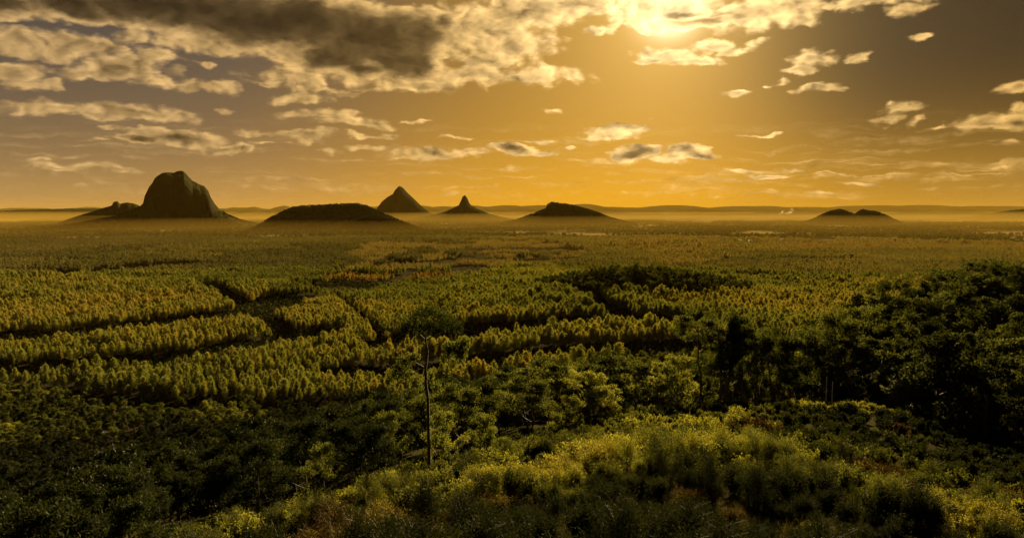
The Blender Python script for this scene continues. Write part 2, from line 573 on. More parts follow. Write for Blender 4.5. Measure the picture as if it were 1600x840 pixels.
def bark_mat(name, c1, c2, sx=6.0):
    m, T = material(name)
    t = T.n.new("ShaderNodeTexCoord")
    v = T.vec('MULTIPLY', t.outputs['Object'], (sx, sx, 1.2))
    n = T.noise(v, 1.0, 6, 0.6)
    col = T.ramp(n, [(0.3, c1), (0.7, c2)])
    b = T.n.new("ShaderNodeBsdfPrincipled")
    T.l.new(col, b.inputs['Base Color'])
    b.inputs['Roughness'].default_value = 0.9
    bp = T.n.new("ShaderNodeBump")
    bp.inputs['Strength'].default_value = 0.6
    bp.inputs['Distance'].default_value = 0.03
    T.l.new(n, bp.inputs['Height'])
    T.l.new(bp.outputs[0], b.inputs['Normal'])
    finish(T, b.outputs[0])
    return m


M_BARK = bark_mat("grey_bark", (0.035, 0.027, 0.020), (0.09, 0.073, 0.056))
M_DARKBARK = bark_mat("dark_bark", (0.022, 0.016, 0.011), (0.07, 0.05, 0.035))


def ground_mat():
    m, T = material("ground_soil")
    t = T.n.new("ShaderNodeTexCoord")
    o = t.outputs['Object']
    n1 = T.noise(T.vec('MULTIPLY', o, (0.004, 0.004, 0.004)), 1.0, 5, 0.6)
    n2 = T.noise(T.vec('MULTIPLY', o, (0.05, 0.05, 0.05)), 1.0, 6, 0.65)
    n3 = T.noise(T.vec('MULTIPLY', o, (1.5, 1.5, 1.5)), 1.0, 4, 0.6)
    a = T.ramp(n2, [(0.3, (0.014, 0.012, 0.006)), (0.55, (0.028, 0.023, 0.010)), (0.75, (0.050, 0.036, 0.017))])
    b = T.ramp(n2, [(0.3, (0.015, 0.016, 0.006)), (0.7, (0.030, 0.030, 0.011))])
    col = T.mix(T.step(n1, 0.4, 0.6), a, b)
    col = T.mix(0.35, col, T.ramp(n3, [(0.3, (0.009, 0.008, 0.005)), (0.7, (0.036, 0.029, 0.015))]))
    # dry paddocks beyond the plantation
    r = T.vec('LENGTH', o, out=1)
    n4 = T.noise(T.vec('MULTIPLY', o, (0.0022, 0.0011, 0.002)), 1.0, 5, 0.6)
    pad = T.math('MULTIPLY', T.step(n4, 0.46, 0.56), T.step(r, 2600.0, 3400.0))
    col = T.mix(T.math('MULTIPLY', pad, 0.8), col, (0.17, 0.135, 0.060))
    d = T.n.new("ShaderNodeBsdfDiffuse")
    T.l.new(col, d.inputs[0])
    bp = T.n.new("ShaderNodeBump")
    bp.inputs['Strength'].default_value = 0.5
    bp.inputs['Distance'].default_value = 0.15
    T.l.new(n3, bp.inputs['Height'])
    T.l.new(bp.outputs[0], d.inputs['Normal'])
    finish(T, d.outputs[0])
    return m


def mountain_mat():
    m, T = material("forested_rock")
    t = T.n.new("ShaderNodeTexCoord")
    o = t.outputs['Object']
    g = T.n.new("ShaderNodeNewGeometry")
    s = T.n.new("ShaderNodeSeparateXYZ")
    T.l.new(g.outputs['Normal'], s.inputs[0])
    n1 = T.noise(T.vec('MULTIPLY', o, (0.02, 0.02, 0.006)), 1.0, 7, 0.62)
    n2 = T.noise(T.vec('MULTIPLY', o, (0.09, 0.09, 0.09)), 1.0, 5, 0.65)
    rock = T.ramp(n1, [(0.3, (0.016, 0.013, 0.009)), (0.55, (0.024, 0.019, 0.013)), (0.8, (0.034, 0.027, 0.020))])
    wood = T.ramp(n2, [(0.3, (0.014, 0.016, 0.007)), (0.7, (0.036, 0.037, 0.014))])
    f = T.step(T.math('ADD', s.outputs[2], T.math('MULTIPLY', n2, 0.3)), 0.62, 0.88)
    col = T.mix(f, rock, wood)
    d = T.n.new("ShaderNodeBsdfDiffuse")
    T.l.new(col, d.inputs[0])
    bp = T.n.new("ShaderNodeBump")
    bp.inputs['Strength'].default_value = 0.8
    bp.inputs['Distance'].default_value = 8.0
    T.l.new(n2, bp.inputs['Height'])
    T.l.new(bp.outputs[0], d.inputs['Normal'])
    finish(T, d.outputs[0])
    return m


M_GROUND = ground_mat()
M_MOUNT = mountain_mat()

# ------------------------------------------------------------------ the ground: one sheet to the horizon
def build_ground():
    fr = np.linspace(-48, 48, 300)
    bk = np.linspace(48, 312, 60)[1:-1]
    azs = np.radians(np.r_[fr, bk])
    rad = np.r_[np.geomspace(1.5, 70000, 340)]
    A, Rr = np.meshgrid(azs, rad)
    X, Y = np.sin(A) * Rr, np.cos(A) * Rr
    Z = height(X, Y)
    nr, na = X.shape
    v = np.stack([X, Y, Z], -1).reshape(-1, 3)
    i = np.arange(nr - 1)[:, None] * na
    j = np.arange(na)[None, :]
    jn = (j + 1) % na
    f = np.stack([i + j, i + na + j, i + na + jn, i + jn], -1).reshape(-1, 4)
    # the small cap under the camera
    c = len(v)
    ring = np.arange(na)
    v = np.concatenate([v, [[0, 0, gz(0.0, 0.01)]]])
    cap = np.stack([np.full(na // 2, c), ring[0:-1:2][: na // 2], ring[1::2][: na // 2], (ring[2::2].tolist() + [0])[: na // 2]], -1) if na % 2 == 0 else None
    if cap is None:
        cap = np.array([[c, k, (k + 1) % na, (k + 2) % na] for k in range(0, na - 1, 2)])
    f = np.concatenate([f, cap[:, ::-1]])
    o = link("ground", new_mesh("ground", v, f, (M_GROUND,), None, True))
    tag(o, "scrubby lookout hill sloping down to the wide forested plain", "ground", kind='structure')


build_ground()


# ------------------------------------------------------------------ mountains
HILL_V = {}


def build_mountain(name, sil, D, label, depth=1.0, p_depth=0.5, rough=0.05, seed=1, nx=220, ny=90, bump=5.0, q_min=0.02, cone=False, ridge=0.0):
    """Silhouette heights at distance D turned into a body that narrows and drops away in depth."""
    xs = np.array([s[0] for s in sil], float)
    ys = np.array([s[1] for s in sil], float)
    lat = (xs - 800) / FPX * D
    az0 = math.atan2(lat[np.argmin(ys)], D)
    hs = np.maximum(EYE + (330 - ys) / FPX * D, -4)
    lo, hi = lat[0], lat[-1]
    c = lat[np.argmin(ys)]
    half = (hi - lo) / 2 * depth
    U = np.linspace(lo, hi, nx)
    Tt = np.linspace(-1, 1, ny)
    Tt = np.sign(Tt) * np.abs(Tt) ** 1.15
    UU, TT = np.meshgrid(U, Tt)
    q = np.sqrt(np.maximum(1 - TT ** 2, 0)) * (1 - q_min) + q_min
    if cone:      # a peak: every section draws in toward the axis
        Hh = np.interp((c + (UU - c) / q).ravel(), lat, hs, left=-4, right=-4).reshape(UU.shape)
        Hh = (Hh + 4) * q ** p_depth - 4
    else:         # a ridge or dome: it keeps its crest line and falls away to both sides
        Hh = np.interp(UU.ravel(), lat, hs).reshape(UU.shape) + ridge * (fbm(UU / (D * .035), UU * 0 + seed, 4, seed + 3) * 2)
        Hh = (Hh + 4) * (1 - np.abs(TT) ** 2.2) ** (p_depth * 1.6) - 4
    YY = D + TT * half
    n = fbm(UU / (half * .22), YY / (half * .22), 6, seed, 0.55)
    Hh = Hh + (Hh + 4) * n * rough * 2 * np.clip(np.abs(TT) * 4 + .25, 0, 1)
    fine = vnoise(UU / max(9.0, D / 420.0), YY / max(9.0, D / 420.0), seed + 90) * bump * np.clip(Hh / 30, 0, 1)
    Hh = Hh + fine
    # cliffs: push the face in and out
    YY = YY + fbm(UU / (half * .12), Hh / (half * .5), 4, seed + 5) * half * 0.09 * np.clip(Hh / 80, 0, 1)
    az_c = math.atan2(c, D)
    v = np.stack([UU, YY, Hh], -1).reshape(-1, 3)
    v[:, 0] = c + (v[:, 0] - c) * math.cos(az_c) + 0 * v[:, 0]
    lx, ly = v[:, 0] - c, v[:, 1] - D
    v[:, 0] = c + lx * math.cos(az_c) + ly * math.sin(az_c)
    v[:, 1] = D - lx * math.sin(az_c) + ly * math.cos(az_c)
    i = np.arange(ny - 1)[:, None] * nx
    j = np.arange(nx - 1)[None, :]
    f = np.stack([i + j, i + j + 1, i + nx + j + 1, i + nx + j], -1).reshape(-1, 4)
    base = np.array([c, D, 0.0])
    o = link(name, new_mesh(name, v - base, f, (M_MOUNT,), None, True))
    o.location = base
    HILL_V.setdefault(name, []).append((v, D))
    tag(o, label, "mountain", kind='structure')
    return o


build_mountain("mountain", [(50, 364), (110, 352), (150, 346), (185, 340), (205, 331), (222, 323), (228, 318), (231, 306), (237, 294), (243, 286), (246, 280), (256, 272.5), (263, 271), (275, 272), (283, 269.5), (290, 270), (296, 276), (303, 284), (312, 288), (322, 292), (327, 298), (331, 308), (337, 318), (345, 328), (360, 338), (380, 346), (410, 352), (445, 359)],
               5500, "massive steep dark rock dome with two rounded tops, biggest of the mountains", 0.62, 0.35, 0.05, 3, 420, 170)
build_mountain("mountain", [(85, 352), (120, 339), (150, 330), (165, 325), (177, 321.5), (180, 315.5), (186, 315), (190, 319), (200, 316.5), (212, 318.5), (225, 324), (240, 330), (280, 340), (330, 351)],
               6600, "low wooded mountain with a small knob on its summit, beside the big rock dome", 0.6, 0.5, 0.05, 8, 260, 90)
build_mountain("hill", [(370, 366), (398, 358), (414, 351), (426, 343), (441, 335), (460, 327), (480, 324.5), (510, 323), (545, 322), (560, 322), (575, 325), (590, 332), (610, 341), (635, 351), (655, 358), (680, 366)],
               4600, "long dark flat topped wooded hill with a serrated tree line", 0.5, 0.5, 0.05, 11, 360, 110, bump=9.0)
build_mountain("hill", [(520, 366), (545, 350), (570, 342), (590, 341), (620, 348), (650, 357), (672, 364)],
               4250, "low wooded spur in front of the long flat topped hill", 0.6, 0.5, 0.05, 12, 200, 70, bump=8.0)
build_mountain("mountain", [(555, 343), (578, 336), (589, 327), (597, 316), (606, 308.5), (614, 304.5), (618, 298), (625, 291.5), (631, 295), (638, 302.5), (648, 311.5), (660, 323), (672, 332), (690, 338), (715, 343)],
               11000, "hazy pointed pyramid mountain with a notched shoulder", 0.8, 0.6, 0.04, 15, 260, 110, cone=True)
build_mountain("mountain", [(590, 346), (640, 342), (670, 337), (695, 331), (708, 325.5), (717, 321), (720.5, 314), (723.5, 307), (727, 305), (730, 309), (733, 316), (736.5, 321), (750, 328), (765, 334), (785, 339), (820, 346)],
               9500, "slender rock spire standing on a broad hazy cone", 0.5, 0.9, 0.02, 18, 420, 130, bump=3, cone=True)
build_mountain("hill", [(770, 354), (805, 345), (825, 338), (840, 332), (852, 328), (855, 321.5), (860, 318), (870, 319), (885, 320.5), (900, 323.5), (918, 328.5), (935, 334), (950, 340), (975, 347), (1000, 353)],
               6500, "dark hill with a cliff step on one end and a long tail", 0.55, 0.5, 0.05, 22, 260, 100)
build_mountain("hill", [(1240, 353), (1262, 346), (1280, 338), (1295, 331.5), (1308, 328.5), (1316, 329), (1324, 331.5), (1334, 336), (1340, 331.5), (1346, 329), (1352, 330.5), (1366, 332), (1380, 337), (1395, 344.5), (1408, 349.5), (1425, 353)],
               6800, "pair of hazy humps joined by a saddle beyond the town", 0.6, 0.5, 0.05, 25, 260, 100)
build_mountain("hill", [(1470, 347), (1520, 338), (1550, 332), (1580, 328), (1610, 325), (1660, 324), (1720, 331), (1810, 347)],
               12000, "broad gentle hill east of the twin humps, cut by the frame", 0.5, 0.5, 0.05, 28, 200, 80)
build_mountain("hills", [(-700, 338), (-400, 334), (-200, 332), (-60, 331), (0, 330.5), (40, 328), (100, 326.5), (150, 326), (250, 328), (330, 331), (360, 338)],
               14000, "low even range behind the big rock dome", 0.25, 0.5, 0.03, 31, 300, 50, bump=8)
build_mountain("hills", [(340, 336), (380, 331.5), (450, 332), (600, 333), (780, 333), (870, 335), (1000, 334), (1100, 336), (1200, 336), (1260, 333), (1300, 336), (1400, 335), (1500, 335), (1600, 333.5), (1800, 333), (2100, 337)],
               19000, "middle range of low hills fading in the haze", 0.12, 0.5, 0.03, 34, 700, 50, bump=14, ridge=75)
build_mountain("hills", [(-900, 330), (-500, 326), (-200, 328), (60, 328), (200, 327), (350, 325), (420, 322.5), (450, 319.5), (480, 322), (560, 321), (600, 322), (700, 321.5), (760, 323), (830, 321), (900, 322), (950, 319.5), (1000, 321), (1060, 322.5), (1150, 322.5), (1250, 324), (1350, 324.5), (1450, 323), (1600, 321.5), (1900, 322), (2400, 330)],
               60000, "farthest pale mountain range along the whole horizon", 0.08, 0.4, 0.02, 38, 900, 40, bump=40, ridge=330)


# ------------------------------------------------------------------ tree prototypes
def crown_leaves(G, g, tips, n_per, rad, flat, ln, wd, droop=0.7):
    tips = np.asarray(tips)
    for t in tips:
        n = max(6, int(n_per * g.uniform(.6, 1.4)))
        r = rad * g.uniform(.7, 1.25)
        d = g.normal(size=(n, 3))
        d /= np.linalg.norm(d, axis=1)[:, None]
        rr = g.random(n) ** 0.45
        c = t + d * rr[:, None] * np.array([r, r, r * flat])
        dirs = g.normal(size=(n, 3)) * 0.6 + np.array([0, 0, -droop])
        v = np.clip(g.normal(g.uniform(.35, .65), 0.22, n), 0, 1)
        G.leaves(c, dirs, ln * g.uniform(.7, 1.3, n), wd * g.uniform(.7, 1.3, n), v, g)


def gum(seed, H, base_frac, spread, limbs, n_per, rad, ln, wd, flat=0.6, up=0.55, forks=3, trunk_r=None, lean=0.04, top=0.8, sides=6, twin=False):
    """A eucalypt: bare trunk, rising limbs that fork, clumps of hanging leaves at the tips."""
    g = np.random.default_rng(seed)
    wood, leaf = Geo(), Geo()
    trunk_r = trunk_r or H * 0.014
    tips = []
    stems = [(0.0, 1.0)] if not twin else [(-0.12, 1.0), (0.14, .92)]
    for sl, sh in stems:
        k = 9
        z = np.linspace(-0.6, H * top * sh, k)
        ph = g.uniform(0, 6.28)
        wob = np.cumsum(g.normal(0, H * 0.012, (k, 2)), 0)
        wob[:2] = 0
        x = (lean + sl) * np.maximum(z, 0) * (math.cos(ph) if not twin else 1) + wob[:, 0]
        y = lean * np.maximum(z, 0) * math.sin(ph) + wob[:, 1]
        tp = np.stack([x, y, z], 1)
        wood.tube(tp, trunk_r * (1.15 - 0.85 * np.linspace(0, 1, k) ** .8), sides)
        a0 = g.uniform(0, 6.28)
        for i in range(limbs):
            fr = base_frac + (1 - base_frac) * ((i + g.random()) / limbs) ** .9
            zz = H * top * sh * fr
            p0 = np.array([np.interp(zz, z, x), np.interp(zz, z, y), zz])
            a = a0 + i * 2.4 + g.normal(0, .3)
            L = spread * g.uniform(.65, 1.1) * (1.15 - 0.55 * (fr - base_frac) / max(1 - base_frac, .01))
            e = up + (fr - base_frac) * 0.7 + g.normal(0, .12)
            dv = np.array([math.cos(a) * math.cos(e), math.sin(a) * math.cos(e), math.sin(e)])
            p2 = p0 + dv * L + np.array([0, 0, .12 * L])
            p1 = p0 + dv * L * .5 + np.array([0, 0, -.05 * L])
            r0 = trunk_r * (0.5 - .25 * fr)
            wood.tube([p0, p1, p2], [r0, r0 * .7, r0 * .4], 4)
            for q in range(forks):
                fa = a + g.normal(0, .8)
                fe = g.uniform(-.1, .9)
                s0 = p1 + (p2 - p1) * g.uniform(.2, 1)
                s1 = s0 + np.array([math.cos(fa) * math.cos(fe), math.sin(fa) * math.cos(fe), math.sin(fe)]) * L * g.uniform(.3, .6)
                wood.tube([s0, (s0 + s1) / 2 + g.normal(0, L * .03, 3), s1], [r0 * .45, r0 * .3, r0 * .12], 3)
                tips += [s1, (s0 * .4 + s1 * .6) + g.normal(0, rad * .5, 3)]
            tips.append(p2)
        tips.append(tp[-1] + np.array([0, 0, rad * .6]))
    crown_leaves(leaf, g, tips, n_per, rad, flat, ln, wd)
    return wood, leaf


def pine(seed, H, base_frac, width, whorls, n_per, ln, wd, sides=5, taper=0.8):
    g = np.random.default_rng(seed)
    wood, leaf = Geo(), Geo()
    wood.tube([(0, 0, -.5), (0, 0, H * .5), (g.normal(0, .1), g.normal(0, .1), H * .97)], [H * .013, H * .009, .02], sides)
    for i in range(whorls):
        fr = (i + .5) / whorls
        z = H * (base_frac + (1 - base_frac) * fr)
        # a rounded cone: widest a third of the way up the crown
        w = width * (1 - fr) ** taper * min(1.0, .65 + fr * 1.6)
        nb = g.integers(4, 7)
        a0 = g.uniform(0, 6.28)
        for b in range(nb):
            a = a0 + b * 6.283 / nb + g.normal(0, .2)
            L = w * g.uniform(.75, 1.15)
            d = np.array([math.cos(a), math.sin(a), .45])
            if sides > 4:
                wood.tube([(0, 0, z - .3), tuple(np.array([0, 0, z - .3]) + d * L * .9)], [.035, .01], 3)
            n = max(2, int(n_per * (0.35 + L / width)))
            t = g.uniform(.25, 1.05, n)
            c = np.array([0, 0, z - .3]) + d * L * t[:, None] + g.normal(0, .16 * width, (n, 3)) * np.array([1, 1, .7])
            dirs = d + g.normal(0, .5, (n, 3)) + np.array([0, 0, .5])
            leaf.leaves(c, dirs, ln * g.uniform(.7, 1.3, n), wd * g.uniform(.7, 1.3, n), np.clip(g.normal(.4 + .25 * t, .2, n), 0, 1), g)
    n = n_per * 2
    c = np.array([0, 0, H * .97]) + g.normal(0, .12 * width, (n, 3)) * np.array([1, 1, 1.6])
    leaf.leaves(c, g.normal(0, .4, (n, 3)) + np.array([0, 0, 1.0]), ln, wd, None, g)
    return wood, leaf


def shrub(seed, H, spread, stems, n_leaf, ln, wd, upright=0.6, forks=3, start=0.25):
    g = np.random.default_rng(seed)
    wood, leaf = Geo(), Geo()
    for s in range(stems):
        a = g.uniform(0, 6.28)
        lean = g.random() ** .6 * spread
        h = H * g.uniform(.6, 1.0) * (1 - 0.35 * (lean / spread) ** 2)
        p0 = np.array([g.normal(0, .08), g.normal(0, .08), -.25])
        p2 = np.array([math.cos(a) * lean, math.sin(a) * lean, h])
        p1 = (p0 + p2) / 2 + np.array([0, 0, h * .12]) + g.normal(0, .05, 3)
        wood.tube([p0, p1, p2], [.018, .011, .004], 3)
        ends = [(p1, p2)]
        for q in range(forks):
            t = g.uniform(.2, .8)
            s0 = p1 + (p2 - p1) * t
            s1 = s0 + np.array([g.normal(0, .22), g.normal(0, .22), g.uniform(.15, .5)]) * H * .55
            s1[2] = min(s1[2], H * 1.1)
            ends.append((s0, s1))
            wood.tube([s0, s1], [.008, .003], 3)
        for (s0, s1) in ends:
            n = max(4, int(n_leaf * g.uniform(.6, 1.3)))
            t = g.uniform(-.35, 1.05, n)
            d = s1 - s0
            c = s0 + d * t[:, None] + g.normal(0, .045 * H, (n, 3))
            dirs = d / (np.linalg.norm(d) + 1e-6) * upright + g.normal(0, .55, (n, 3))
            v = np.clip(g.normal(.3 + .35 * np.clip(t, 0, 1), .18, n), 0, 1)
            leaf.leaves(c, dirs, ln * g.uniform(.6, 1.3, n), wd * g.uniform(.7, 1.3, n), v, g)
    return wood, leaf


def tuft(seed, H, blades, wd):
    g = np.random.default_rng(seed)
    G = Geo()
    b = g.normal(0, .12, (blades, 3)) * np.array([1, 1, 0])
    d = g.normal(0, .35, (blades, 3)) + np.array([0, 0, 1.0])
    ln = H * g.uniform(.5, 1.1, blades)
    dn = d / np.linalg.norm(d, axis=1)[:, None]
    G.leaves(b + dn * ln[:, None] * .48, d, ln, wd, None, g)
    return G


class Proto:
    """Crown and trunk meshes of one model, plus (for the mass of others) both in one mesh."""
    def __init__(self, name, pair, leaf_m, wood_m, H):
        self.H = H
        wood, leaf = pair
        self.wood, self.leaf = wood.mesh(name + "_trunk", wood_m, True), leaf.mesh(name + "_crown", leaf_m)
        self.name = name
        self.pair, self.mats = pair, (leaf_m, wood_m)
        self._solo = None

    def solo(self):
        if self._solo is None:
            self._solo = bpy.data.objects.new(self.name, joined(self.name, self.pair[1], self.mats[0], self.pair[0], self.mats[1]))
        return self._solo


# near gums (50-130 m away), middle gums (slopes), far gums (plain)
NEAR_GUM = [
    Proto("spreading_gum", gum(101, 10.5, .28, 4.3, 8, 95, .85, .28, .10, .65, .5, 4, .2, .03, .72), M_GUM, M_DARKBARK, 10.5),
    Proto("slender_gum", gum(102, 13, .50, 2.1, 8, 80, .70, .27, .09, .7, .75, 3, .12, .02, .85), M_GUM, M_BARK, 13),
    Proto("forked_gum", gum(103, 10, .35, 3.2, 6, 85, .80, .28, .10, .7, .65, 4, .17, .02, .75, twin=True), M_GUM, M_DARKBARK, 10),
    Proto("bushy_gum", gum(104, 8.5, .15, 2.6, 10, 85, .75, .27, .10, .8, .55, 3, .11, .03, .8), M_GUM, M_BARK, 8.5),
    Proto("umbrella_gum", gum(105, 13, .68, 3.6, 8, 95, .85, .27, .10, .5, .5, 4, .17, .04, .85), M_GUM, M_DARKBARK, 13),
]
OAK = Proto("she_oak", gum(121, 13, .08, 3.6, 14, 60, .50, .50, .07, 1.7, 1.05, 4, .14, .03, .93), M_GUM, M_DARKBARK, 13)
MID_GUM = [
    Proto("round_gum", gum(111, 12, .32, 3.6, 8, 62, 1.1, .48, .22, .62, .5, 3, .18, .03, .75, 5), M_WOOD, M_DARKBARK, 12),
    Proto("tall_gum", gum(112, 15, .48, 3.0, 8, 58, 1.05, .46, .20, .65, .65, 3, .17, .03, .82, 5), M_WOOD, M_BARK, 15),
    Proto("wide_gum", gum(113, 11, .38, 4.4, 8, 66, 1.15, .48, .22, .55, .4, 3, .2, .04, .72, 5), M_WOOD, M_DARKBARK, 11),
    Proto("full_gum", gum(114, 10, .20, 3.2, 10, 58, 1.1, .46, .22, .75, .5, 3, .16, .03, .8, 5), M_WOOD, M_DARKBARK, 10),
    Proto("open_gum", gum(115, 13, .45, 3.8, 6, 58, 1.2, .48, .22, .55, .55, 3, .17, .05, .78, 5), M_WOOD, M_BARK, 13),
]
FAR_GUM = [Proto("plain_gum", gum(131 + i, 13, .35, 4.2, 6, 16, 1.6, 1.2, .7, .65, .5, 2, .2, .03, .75, 4), M_WOOD, M_DARKBARK, 13) for i in range(3)]
PINES = [Proto("plantation_pine", pine(201 + i, 15, .34, w, 11, 24, .85, .42, 5, (.5, .62, .42, .55, .8, .36)[i]), M_PINE, M_DARKBARK, 15) for i, w in enumerate((3.6, 3.0, 4.1, 3.4, 2.7, 3.8))]
FAR_PINES = [Proto("distant_pine", pine(221 + i, 15, .30, w, 6, 5, 1.7, 1.1, 3, .5), M_FARPINE, M_DARKBARK, 15) for i, w in enumerate((3.7, 3.3, 4.0))]
SHRUBS = [
    Proto("heath_shrub", shrub(301, 1.7, .75, 22, 75, .075, .022, .9), M_SHRUB, M_DARKBARK, 1.7),
    Proto("wattle_shrub", shrub(302, 2.1, 1.0, 24, 70, .11, .030, .7), M_SHRUB, M_DARKBARK, 2.1),
    Proto("fine_shrub", shrub(303, 1.4, .9, 28, 80, .06, .018, .8), M_SHRUB, M_DARKBARK, 1.4),
    Proto("broad_leaf_shrub", shrub(304, 1.8, .9, 16, 46, .13, .055, .5), M_SHRUB, M_DARKBARK, 1.8),
    Proto("whippy_shrub", shrub(305, 2.4, .7, 20, 70, .09, .020, 1.1), M_SHRUB, M_DARKBARK, 2.4),
    Proto("bracken_shrub", shrub(306, 1.1, .95, 22, 70, .10, .028, .6), M_SHRUB, M_DARKBARK, 1.1),
]
MID_SHRUB = [Proto("slope_shrub", shrub(321 + i, h, w, 14, 34, .22, .085, .7), M_SHRUB, M_DARKBARK, h) for i, (h, w) in enumerate(((2.0, 1.0), (1.6, 1.1), (2.4, .9)))]
PALE = Proto("pale_shrub", shrub(341, 2.0, 1.0, 14, 26, .22, .11, .5), M_PALE, M_DARKBARK, 2.0)
TUFTS = []
for i in range(3):
    me = tuft(401 + i, .7 + .15 * i, 70, .014).mesh("grass_tuft", M_GRASS)
    TUFTS.append(bpy.data.objects.new("grass_tuft", me))


def plant(name, proto, x, y, hgt, rot, tone, label, cat, group=None, wide=1.0, trunk="trunk", crown="crown", z=None):
    s = hgt / proto.H
    root = empty(name, (x, y, gz(x, y) if z is None else z))
    root.rotation_euler = (0, 0, rot)
    root.scale = (s * wide, s * wide, s)
    tag(root, label, cat, group)
    link(trunk, proto.wood, root)
    c = link(crown, proto.leaf, root)
    c['tone'] = float(tone)
    return root


# ------------------------------------------------------------------ scattering of what nobody could count
def scatter(name, pts, rot, scl, tone, objs, label, cat):
    """One object: points that carry instances of a few plants."""
    n = len(pts)
    me = bpy.data.meshes.new(name)
    me.vertices.add(n)
    me.vertices.foreach_set('co', np.asarray(pts, np.float32).ravel())
    for an, av, ty in (('rotz', rot, 'FLOAT'), ('scl', scl, 'FLOAT'), ('tone', tone, 'FLOAT')):
        a = me.attributes.new(an, ty, 'POINT')
        a.data.foreach_set('value', np.asarray(av, np.float32))
    a = me.attributes.new('pick', 'INT', 'POINT')
    a.data.foreach_set('value', rng.integers(0, len(objs), n).astype(np.int32))
    o = link(name, me)
    tag(o, label, cat, kind='stuff')
    colx = bpy.data.collections.new(name + "_models")
    for p in objs:
        colx.objects.link(p)
    ng = bpy.data.node_groups.new(name + "_scatter", 'GeometryNodeTree')
    ng.interface.new_socket(name="Geometry", in_out='INPUT', socket_type='NodeSocketGeometry')
    ng.interface.new_socket(name="Geometry", in_out='OUTPUT', socket_type='NodeSocketGeometry')
    gi, go = ng.nodes.new("NodeGroupInput"), ng.nodes.new("NodeGroupOutput")
    ci = ng.nodes.new("GeometryNodeCollectionInfo")
    ci.inputs['Collection'].default_value = colx
    ci.inputs['Separate Children'].default_value = True
    ci.inputs['Reset Children'].default_value = True
    ip = ng.nodes.new("GeometryNodeInstanceOnPoints")

    def na(nm, ty):
        q = ng.nodes.new("GeometryNodeInputNamedAttribute")
        q.data_type = ty
        q.inputs['Name'].default_value = nm
        return q.outputs['Attribute']

    cx = ng.nodes.new("ShaderNodeCombineXYZ")
    ng.links.new(na('rotz', 'FLOAT'), cx.inputs[2])
    L = ng.links
    L.new(gi.outputs[0], ip.inputs['Points'])
    L.new(ci.outputs[0], ip.inputs['Instance'])
    ip.inputs['Pick Instance'].default_value = True
    L.new(na('pick', 'INT'), ip.inputs['Instance Index'])
    L.new(cx.outputs[0], ip.inputs['Rotation'])
    L.new(na('scl', 'FLOAT'), ip.inputs['Scale'])
    L.new(ip.outputs[0], go.inputs[0])
    md = o.modifiers.new("scatter", 'NODES')
    md.node_group = ng
    return o


def inside(poly, x, y):
    c = np.zeros(len(x), bool)
    n = len(poly)
    for i in range(n):
        x1, y1 = poly[i]
        x2, y2 = poly[(i + 1) % n]
        cond = ((y1 > y) != (y2 > y)) & (x < (x2 - x1) * (y - y1) / (y2 - y1 + 1e-12) + x1)
        c ^= cond
    return c


def seg_dist(pl, x, y):
    d = np.full(len(x), 1e9)
    for (x1, y1), (x2, y2) in zip(pl[:-1], pl[1:]):
        vx, vy = x2 - x1, y2 - y1
        t = np.clip(((x - x1) * vx + (y - y1) * vy) / (vx * vx + vy * vy), 0, 1)
        d = np.minimum(d, np.hypot(x - x1 - t * vx, y - y1 - t * vy))
    return d


def to_px(x, y, z):
    """Photo pixel of a point (for deciding what is in the frame)."""
    dz = z - EYE
    yc = y * math.cos(PITCH) - dz * math.sin(PITCH)
    zc = y * math.sin(PITCH) + dz * math.cos(PITCH)
    return 800 + FPX * x / np.maximum(yc, .1), 420 - FPX * zc / np.maximum(yc, .1)


def grid(x0, x1, y0, y1, step, jit, ang=0.0):
    """Jittered rows turned by ang."""
    c, s = math.cos(ang), math.sin(ang)
    m = math.hypot(x1 - x0, y1 - y0) / 2 + step
    k = np.arange(-m, m, step)
    U, V = np.meshgrid(k, k)
    U = U.ravel() + rng.normal(0, jit * step, U.size)
    V = V.ravel() + rng.normal(0, jit * step, V.size)
    X = (x0 + x1) / 2 + U * c - V * s
    Y = (y0 + y1) / 2 + U * s + V * c
    ok = (X > x0) & (X < x1) & (Y > y0) & (Y < y1)
    return X[ok], Y[ok]


def pxline(pts, z=0.0):
    return [gpt(x, y, z) for x, y in pts]


# ---- the pine plantation on the plain
FRONT = pxline([(-500, 630), (-150, 618), (0, 608), (90, 612), (200, 628), (330, 630), (430, 638), (520, 638), (620, 630), (760, 608), (880, 585), (1000, 566), (1200, 545), (1500, 530), (2300, 525)])
GAPS = [  # (line in the photo, width of the cleared strip in metres)
    ([(-300, 545), (0, 534), (90, 536), (160, 524), (250, 512), (350, 500), (420, 488), (450, 470)], 80),
    ([(0, 592), (100, 583), (200, 577), (330, 562), (400, 545), (500, 530)], 62),
    ([(640, 545), (720, 529), (850, 522), (960, 513), (1060, 512)], 82),
    ([(560, 590), (640, 590), (760, 578), (880, 560), (1000, 553), (1080, 548)], 62),
    ([(885, 462), (930, 480), (965, 500), (1000, 516)], 30),
    ([(325, 452), (360, 470), (410, 500), (440, 525)], 30),
    ([(-200, 440), (0, 434), (60, 432), (130, 436), (240, 420), (330, 416)], 110),
    ([(480, 452), (530, 446), (600, 452), (680, 440), (740, 436)], 55),
    ([(620, 392), (700, 396), (760, 392)], 110),
    ([(590, 411), (680, 415), (740, 405), (830, 412), (900, 404)], 90),
    ([(1160, 432), (1230, 440), (1330, 448), (1420, 452)], 60),
    ([(1040, 402), (1150, 404), (1260, 410), (1330, 408)], 70),
    ([(60, 405), (200, 400), (330, 404)], 80),
    ([(600, 540), (560, 500), (520, 470)], 10),
    ([(880, 430), (1000, 432), (1130, 436), (1250, 430)], 14),
    ([(-100, 398), (150, 392), (380, 396), (600, 386)], 40),
    ([(900, 392), (1200, 386), (1500, 388)], 50),
]
